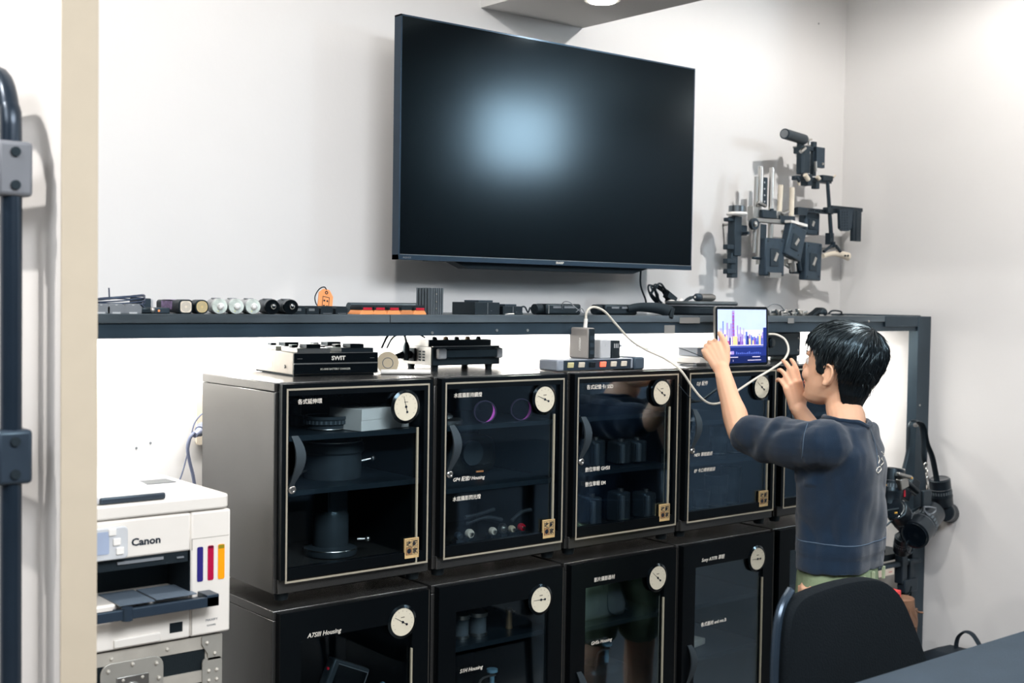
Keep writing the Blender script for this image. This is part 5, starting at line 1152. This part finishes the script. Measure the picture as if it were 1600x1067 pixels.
def limb(m, pts, rs, n=14, sm=5):
    P = [Vector(p) for p in pts]; k = len(P)
    def rr(u):
        x = u*(k-1); i = min(k-2, int(x)); f = x-i; f = f*f*(3-2*f); return rs[i]*(1-f)+rs[i+1]*f
    m.tube(P, rr, n, sm=sm)
    m.sph(P[0], rs[0]*.99, n=12).sph(P[-1], rs[-1]*.99, n=12); return m
def remesh(name, m, vox, mats, parent, smooth_it=3, fac=.5, fn=None):
    o = obj(name, m, mats, None, smooth=0)
    r = o.modifiers.new('r', 'REMESH'); r.mode = 'VOXEL'; r.voxel_size = vox
    s = o.modifiers.new('s', 'SMOOTH'); s.factor = fac; s.iterations = smooth_it
    bpy.context.view_layer.update()
    me = bpy.data.meshes.new_from_object(o.evaluated_get(bpy.context.evaluated_depsgraph_get()))
    bpy.data.objects.remove(o); me.name = name
    if fn: fn(me)
    me.polygons.foreach_set('use_smooth', [True]*len(me.polygons))
    me.materials.clear(); me.materials.append(mats)
    o = bpy.data.objects.new(name, me); COL.objects.link(o); o.parent = parent
    me.transform(parent.matrix_basis.inverted()); return o
HO = W(1313, 576, d=3.10)                       # head centre
HM = Matrix.Translation(HO) @ RZ(math.radians(10)) @ RX(.19) @ Matrix.Scale(.95, 4)
HR = [(-.106, .020, .070, .030), (-.096, .034, .080, .010), (-.078, .046, .083, -.025), (-.052, .057, .084, -.050), (-.022, .065, .086, -.074), (.010, .070, .087, -.088), (.040, .0725, .087, -.095), (.066, .068, .078, -.090), (.085, .054, .058, -.072), (.098, .034, .034, -.046), (.104, .014, .010, -.018)]
HR2 = [(-.150, .044, .0, -.066), (-.106, .044, .0, -.070), (-.096, .045, .01, -.072), (-.078, .050, .03, -.076), (-.052, .058, .05, -.080)] + HR[4:]
def skull(z, R=HR):
    if z <= R[0][0] or z >= R[-1][0]: return None
    for a, b in zip(R, R[1:]):
        if a[0] <= z <= b[0]:
            f = (z-a[0])/(b[0]-a[0]); return [a[i]*(1-f)+b[i]*f for i in range(1, 4)]
def inskull(p, R=HR):
    s = skull(p.z, R)
    if not s: return False
    c = (s[1]+s[2])/2; h = (s[1]-s[2])/2
    return (abs(p.x/s[0])**2.2 + abs((p.y-c)/h)**2.2) < 1
def skullr(d, R=HR):
    a, b = .0, .16; o = V(0, -.004, 0)
    for _ in range(14):
        c = (a+b)/2
        if inskull(o+d*c, R): a = c
        else: b = c
    return a
B = MB()
loft(B, [((0, (yf+yb)/2, z), w, (yf-yb)/2) for z, w, yf, yb in HR], 32, HM, 2.2)
# face
B.sph((0, .094, -.022), (.0115, .012, .009), n=14, T=HM).tube([HM @ V(0, .083, .022), HM @ V(0, .091, -.002), HM @ V(0, .098, -.020)], lambda u: .005+.0035*u, 10)
for s_ in (-1, 1):
    B.sph((s_*.0095, .088, -.025), (.0065, .008, .006), n=10, T=HM)
    B.sph((s_*.030, .070, -.030), (.022, .018, .020), n=14, T=HM)            # cheek
    B.sph((s_*.030, .078, .024), (.020, .009, .007), n=12, T=HM)             # brow
    B.sph((s_*.071, -.006, -.016), (.006, .015, .026), n=14, T=HM)           # ear plate
    B.tube([HM @ V(s_*x_, y_, z_) for x_, y_, z_ in ((.070, .008, -.008), (.076, .008, .006), (.080, -.002, .014), (.083, -.016, .008), (.083, -.020, -.008), (.079, -.014, -.026), (.073, -.002, -.040), (.071, .004, -.036))], .0036, 8)
    B.sph((s_*.074, .001, -.036), (.005, .007, .008), n=10, T=HM)
    B.sph((s_*.073, .010, -.018), (.004, .004, .006), n=8, T=HM)
B.sph((0, .084, -.052), (.020, .008, .0055), n=14, T=HM).sph((0, .083, -.061), (.016, .008, .0055), n=14, T=HM).sph((0, .074, -.090), (.020, .014, .013), n=14, T=HM)
# neck, shoulders, trunk
TR = Matrix.Translation((1.335, -.375, 0)) @ RZ(math.radians(17))
NB = V(*(TR @ V(0, -.015, 1.065)))
limb(B, [HM @ V(0, -.022, -.045), HM @ V(0, -.028, -.095), TR @ V(0, -.022, 1.088), TR @ V(0, -.018, 1.03)], [.046, .042, .046, .058], 20)
limb(B, [TR @ V(-.125, -.01, 1.035), TR @ V(-.055, -.022, 1.050), TR @ V(0, -.028, 1.070), TR @ V(.055, -.022, 1.050), TR @ V(.125, -.01, 1.030)], [.034, .034, .042, .034, .034], 16)
B.sph(TR @ V(-.022, -.052, 1.044), (.044, .036, .050), n=18)
loft(B, [((0, -.01, .66), .112, .080), ((0, 0, .72), .116, .080), ((0, 0, .80), .100, .068), ((0, -.005, .90), .108, .074), ((0, -.008, .98), .122, .080), ((0, -.012, 1.04), .105, .066)], 28, TR)
SL, SR = TR @ V(-.135, -.005, 1.035), TR @ V(.135, -.005, 1.035)
EL = W(1154, 676, d=3.19); WL = W(1128, 576, d=3.285)
ER = W(1318, 745, d=3.24); WR = W(1247, 638, d=3.20)
limb(B, [SL, SL.lerp(EL, .5), EL], [.043, .038, .029])
limb(B, [EL, EL.lerp(WL, .25)+V(.004, 0, 0), EL.lerp(WL, .6), WL], [.029, .033, .026, .0205])
limb(B, [SR, SR.lerp(ER, .5), ER], [.043, .038, .029])
limb(B, [ER, ER.lerp(WR, .3), ER.lerp(WR, .65), WR], [.029, .032, .026, .0205])
def hand(m, O, X, N, side, curls, spread, thumb, L=1.0):
    """O wrist, X towards the fingers, N palm normal, side +1/-1: thumb side is side*(X x N)"""
    X = X.normalized(); N = (N-X*N.dot(X)).normalized(); S = X.cross(N)*side
    base = [(.070, .021, .0078, (.036, .022, .018)), (.073, .007, .0080, (.040, .025, .019)), (.070, -.007, .0076, (.037, .023, .018)), (.064, -.020, .0068, (.029, .019, .016))]
    for k, (bx, bs, r, seg) in enumerate(base):
        K = O + X*(bx*L) + S*(bs*L)
        W0 = O + X*(.004*L) + S*(bs*.62*L)
        m.tube([W0, W0.lerp(K, .55)-N*.002, K], lambda u: (.0125-.0028*u)*L, 12, sm=4)
        m.sph(K-N*.001, .0098*L, n=12)
        sp = spread*(1.5-k); d = (X*math.cos(sp)+S*math.sin(sp)).normalized(); p = K; c = 0; pts = [K]
        for i, s_ in enumerate(seg):
            c += curls[k][i]; q = (d*math.cos(c)+N*math.sin(c)); p = p+q*(s_*L); pts.append(p)
        for i in range(3):
            r0 = r*(1-.09*i)*L; r1 = r*(1-.09*(i+1))*L
            m.cyl(pts[i], pts[i+1], r0, r1, n=12); m.sph(pts[i+1], r1*1.02, n=12)
    a, b, cc = thumb
    T0 = O + X*(.018*L) + S*(.020*L) + N*.004
    pts = [T0]; 
    for v, l in ((a, .036), (b, .028), (cc, .022)):
        pts.append(pts[-1] + (X*v[0]+S*v[1]+N*v[2]).normalized()*(l*L))
    for i, (r0, r1) in enumerate(((.0135, .0100), (.0100, .0090), (.0090, .0075))):
        m.cyl(pts[i], pts[i+1], r0*L, r1*L, n=12); m.sph(pts[i+1], r1*L*1.02, n=12)
    m.sph(T0, .0135*L, n=12)
    m.sph(O, .0205, n=14)
    return pts
HL = .93
KL = W(1108, 537, d=3.31)
hand(B, WL, KL-WL, V(.62, .70, -.12), -1, [(.9, .9, .5), (.95, .95, .6), (1.0, 1.0, .6), (1.05, 1.0, .6)], .03, ((.80, .50, -.14), (.98, .10, .0), (.98, -.05, .08)), HL)
KR = W(1238, 600, d=3.19)
hand(B, WR, KR-WR, V(.50, .80, -.1), -1, [(.30, .45, .35), (.40, .55, .4), (.55, .7, .5), (.7, .85, .5)], .09, ((.55, .80, .15), (.92, .30, .15), (.97, .05, .25)), HL)
# legs
for s_ in (-1, 1):
    limb(B, [TR @ V(s_*.062, -.005, .68), TR @ V(s_*.070, .0, .52), TR @ V(s_*.075, .0, .37), TR @ V(s_*.078, -.015, .26), TR @ V(s_*.080, -.01, .08)], [.072, .064, .046, .045, .028], 16)
remesh('body', B, .0027, SKIN, boy, 3, .5)
# clothes -------------------------------------------------
def fold(p, s, a): return a*(noise.noise(Vector((p.x*s, p.y*s, p.z*s*.55)))+.5*noise.noise(Vector((p.x*s*2.1+5, p.y*s*2.1, p.z*s*1.2))))
C_ = MB()
loft(C_, [((.0, -.01, .722), .138, .098), ((0, -.01, .735), .140, .100), ((0, -.01, .775), .134, .098), ((.004, -.01, .83), .128, .094), ((.004, -.012, .90), .132, .096), ((.004, -.014, .97), .142, .100), ((.0, -.016, 1.015), .145, .092), ((0, -.018, 1.05), .120, .076), ((0, -.022, 1.074), .092, .070), ((0, -.024, 1.088), .062, .062)], 40, TR, 2.5)
limb(C_, [TR @ V(-.08, -.008, 1.035), SL, SL.lerp(EL, .45)+V(0, 0, -.006), SL.lerp(EL, .86)], [.056, .062, .060, .046], 18)
limb(C_, [TR @ V(.08, -.008, 1.035), SR, SR.lerp(ER, .45), SR.lerp(ER, .9)], [.056, .058, .056, .048], 18)
ua = (EL-SL).normalized(); 
cxy = TR @ V(0, -.030, 0)
def neckR(az):      # az 0 = straight back of the boy
    return .049+.016*max(0, 1-abs(az+.40)/.85)
def sweat(me):
    bm = bmesh.new(); bm.from_mesh(me); bm.normal_update()
    Ti = TR.inverted()
    for v in bm.verts:
        p = v.co; d = v.normal * fold(p, 13, .0075)
        al = (p-SL).dot(ua)
        if al > .01 and (p-(SL+ua*al)).length < .10: d += v.normal*(.0038*math.sin(al*70+3.5*noise.noise(p*11)+p.z*40)*(.4+.6*noise.noise(p*9+V(3, 1, 2))+.3))
        nn = noise.noise(V(p.x*9+2, p.y*9, p.z*7)); wr = max(0, 1-abs(nn)/.16)
        far = 1.0 if al > -.04 else .45
        d -= v.normal*(.0032*wr*far)
        l = Ti @ p
        if l.z < .765: d -= v.normal*.004
        elif l.z < .775: d -= v.normal*.001
        # long soft folds down the back
        d += v.normal*(.004*math.sin((l.x*22+l.z*9)+3*noise.noise(p*5)))
        v.co = p+d
    kill = [f for f in bm.faces if (lambda q: q.z > 1.02 and math.hypot(q.x+.012, q.y+.022) < neckR(math.atan2(q.x+.012, -(q.y+.022))))(Ti @ f.calc_center_median())]
    bmesh.ops.delete(bm, geom=kill, context='FACES')
    big = bm; bm.to_mesh(me); bm.free()
sw_ = remesh('sweater', C_, .0052, NAVY, boy, 4, .5, sweat)
from mathutils.bvhtree import BVHTree
bvh = BVHTree.FromPolygons([boy.matrix_basis @ v.co for v in sw_.data.vertices], [tuple(p.vertices) for p in sw_.data.polygons])
cp = []
for i in range(36):
    az = 2*PI*i/36; 
    for k in range(12):
        R = neckR(az)+.003+k*.002; q = TR @ V(-.012+R*math.sin(az), -.022-R*math.cos(az), 1.3)
        h = bvh.ray_cast(q, V(0, 0, -1))
        if h[0] is not None and h[0].z > 1.0: cp.append(h[0]+V(0, 0, .001)); break
obj('collar', MB().tube(cp, .0065, 8, closed=True, sm=2), NAVY, boy, world=True)
hm_ = [TR @ V(x_, y_, .765) for x_, y_ in [(.137*math.cos(2*PI*i/40)*(abs(math.cos(2*PI*i/40))**2.5+abs(math.sin(2*PI*i/40))**2.5)**(-1/2.5), -.01+.0985*math.sin(2*PI*i/40)*(abs(math.cos(2*PI*i/40))**2.5+abs(math.sin(2*PI*i/40))**2.5)**(-1/2.5)) for i in range(40)]]
def hit(px, py, off=.001):
    d = (W(px, py, d=1)-CAM).normalized(); h = bvh.ray_cast(CAM, d)
    return h[0]+h[1]*(off if h[1].dot(d) < 0 else -off) if h[0] is not None else None
def seam(pts, r=.0012):
    q = [h for h in (hit(*a) for a in pts) if h is not None]
    return MB().tube(q, r, 6, sm=2) if len(q) > 2 else MB().box(0, .001, 0, .001, 0, .001)
STI = mat('stitch', (.30, .37, .44), .9)
hs = []
for i in range(48):
    a_ = 2*PI*i/48; dd = TR.to_3x3() @ V(math.cos(a_), math.sin(a_), 0); h = bvh.ray_cast((TR @ V(0, 0, .797))+dd*.4, -dd)
    if h[0] is not None: hs.append(h[0]-dd*.0006)
obj('hem_seam', MB().tube(hs, .0016, 6, closed=True, sm=2), STI, sw_).data.transform(boy.matrix_basis.inverted())
for pts in (((1262, 662), (1257, 678), (1255, 695), (1254, 712), (1250, 730)), ((1358, 668), (1366, 690), (1370, 712), (1371, 735))):
    obj('sleeve_seam', seam(pts, .0010), STI, sw_).data.transform(boy.matrix_basis.inverted())
lm = MB()
for pts in (((1377, 706), (1381, 711), (1377, 716), (1380, 722), (1376, 727)), ((1372, 712), (1374, 718), (1372, 724)), ((1370, 731), (1375, 729), (1376, 734), (1371, 739), (1369, 735), (1371, 731))):
    q = [h for h in (hit(*a, .0008) for a in pts) if h is not None]
    if len(q) > 2: lm.tube(q, .0011, 6, sm=3)
lo_ = obj('back_print', lm, TXT, sw_); lo_.data.transform(boy.matrix_basis.inverted())
S_ = MB()
loft(S_, [((0, -.008, .60), .135, .098), ((0, -.008, .66), .132, .096), ((0, -.008, .72), .124, .090), ((0, -.008, .755), .112, .082)], 32, TR)
for s_ in (-1, 1): limb(S_, [TR @ V(s_*.064, -.005, .64), TR @ V(s_*.072, -.003, .52), TR @ V(s_*.076, 0, .42)], [.076, .080, .076], 18)
def shf(me):
    for v in me.vertices: v.co += v.normal*fold(v.co, 18, .006)
remesh('shorts', S_, .006, GRN, boy, 2, .5, shf)
bl = MB()
for xx in (-.09, -.02, .06): q = TR @ V(xx, -.104, .71); bl.cbox(q, (.010, .006, .030), r=(0, 0, math.radians(17)))
obj('belt_loops', bl, mat('green_light', (.62, .66, .54), .9), boy, world=True)['kind'] = 'stuff'
for s_ in (-1, 1):
    sh_ = MB(); q = TR @ V(s_*.08, .03, .0)
    sh_.cbox((q.x, q.y, .018), (.075, .20, .034), r=(0, 0, math.radians(17))).sph((TR @ V(s_*.08, -.01, .05)), (.034, .05, .035), n=14)
    obj('shoe', sh_, MGR, boy, world=True, bev=.012)
for s_ in (-1, 1):
    obj('eye', MB().sph(HM @ V(s_*.030, .0735, .004), .0115, n=14).sph(HM @ V(s_*.031, .0805, .004), .0055, mi=1, n=12), [mat('eye_white', (.90, .88, .86), .2), BLKG], boy, world=True)
    obj('eyebrow', MB().tube([HM @ V(s_*a_, b_, c_) for a_, b_, c_ in ((.016, .088, .024), (.030, .087, .029), (.044, .080, .025))], .0024, 6, flat=.5), HAIR, boy, world=True)
obj('lips', MB().tube([HM @ V(a_, b_, -.0565) for a_, b_ in ((-.018, .083), (0, .0915), (.018, .083))], .0028, 8), mat('lips', (.78, .48, .44), .4), boy, world=True)
# hair ----------------------------------------------------
CRW = V(.004, -.052, .088)
def zlim(az):
    A = abs(az); K = [(0, .040), (35, .034), (52, .026), (60, .010), (66, -.022), (80, -.026), (86, .006), (98, .012), (108, -.010), (116, -.050), (128, -.088), (150, -.106), (180, -.110)]
    for a, b in zip(K, K[1:]):
        if a[0] <= A <= b[0]: f = (A-a[0])/(b[0]-a[0]); return a[1]*(1-f)+b[1]*f
    return -.110
O_ = V(0, -.004, 0)
def hairp(d, extra=0, full=False):
    r1 = skullr(d) if d.z > -.86 else .05; r2 = skullr(d, HR2) if d.z > -.88 else .05; r = r2 if d.y < .1 else r1; p = O_+d*r
    az = math.degrees(math.atan2(d.x, d.y))
    u = (p.z-zlim(az))/.012
    g = max(0, min(1, u)); g = g*g*(3-2*g)
    if full: g = 1
    th = .009+.011*max(0, d.z)+.009*max(0, -d.y)+(.002 if abs(az) < 70 and d.z < .6 else 0)
    if d.z < -.2: th -= .013*min(1, (-d.z-.2)/.5)
    c = (d-(CRW-O_).normalized()); aa = math.atan2(c.x, c.y+.001)
    st = .0028*noise.noise(V(aa*9+3*d.z, d.z*1.5, 4))+.0022*noise.noise(V(aa*26, d.z*3, 1))
    if g < 1: r = (min(r1, r)-.004)*(1-g)+r*g
    return O_+d*(r+g*(th+st)+extra)
H_ = MB(); NU, NV = 160, 90; vs = []; fs = []
for j in range(NV+1):
    th = PI*(.002+.996*j/NV)
    for i in range(NU):
        ph = 2*PI*i/NU; d = V(math.sin(th)*math.sin(ph), math.sin(th)*math.cos(ph), math.cos(th)); vs.append(tuple(HM @ hairp(d)))
for j in range(NV):
    for i in range(NU): fs.append((j*NU+i, j*NU+(i+1) % NU, (j+1)*NU+(i+1) % NU, (j+1)*NU+i))
fs += [tuple(range(NU)), tuple(NV*NU+i for i in range(NU))]
H_.add(vs, fs)
hr = obj('hair', H_, HAIR, boy, world=True, smooth=80)
rnd = random.Random(21); ST = MB()
cd_ = (CRW-O_).normalized()
up_ = cd_.orthogonal().normalized(); ri_ = cd_.cross(up_)
for k in range(1500):
    a = rnd.uniform(0, 2*PI); s0 = rnd.uniform(.02, 1.1); ln = rnd.uniform(.30, .75); sw0 = rnd.uniform(-.12, .12)+.35
    pts = []; N = 6; lift = rnd.uniform(.0, .003); endl = rnd.uniform(-.001, .006); ok = True; wv = rnd.uniform(-.10, .10)
    for i in range(N+1):
        u = i/N; s_ = s0+ln*u; aa = a+sw0*u*.5+wv*math.sin(u*3)
        d = (cd_*math.cos(s_)+(up_*math.cos(aa)+ri_*math.sin(aa))*math.sin(s_)).normalized()
        az = math.degrees(math.atan2(d.x, d.y)); p0 = O_+d*(skullr(d, HR2 if d.y < .1 else HR) if d.z > -.86 else .05)
        zl = zlim(az)
        if p0.z < zl-.004-(.014 if abs(az) < 55 else .002): break
        if p0.z < zl+.012: p = pts and pts[-1][1] and hairp(d, lift+.001, True) or hairp(d, lift+.001, True)
        else: p = hairp(d, lift+endl*u*u, False)
        pts.append((p, True))
    if len(pts) < 4: continue
    r0 = rnd.uniform(.0008, .0019)
    ST.tube([HM @ p for p, _ in pts], (lambda r0: (lambda u: r0*(1-u**2.2)+.00015))(r0), 4, mi=1 if rnd.random() < .25 else 0, sm=2)
for k in range(70):      # flyaway tips at the back of the crown
    a = rnd.uniform(-.9, .9); d = V(math.sin(a)*.6, -.72, rnd.uniform(-.15, .75)).normalized()
    p = hairp(d, 0, True); q = p+d*.004+V(0, 0, -.010); e = q+(d*rnd.uniform(.2, 1.0)+V(rnd.uniform(-.5, .5), 0, -rnd.uniform(-.4, .9))).normalized()*rnd.uniform(.006, .016)
    ST.tube([HM @ v for v in (p-d*.004, q, e)], lambda u: .0006*(1-u)+.0001, 4, sm=2)
so = obj('hair_strands', ST, [HAIR, HAIR2], hr, smooth=60)
so.data.transform(boy.matrix_basis.inverted()); so['kind'] = 'stuff'
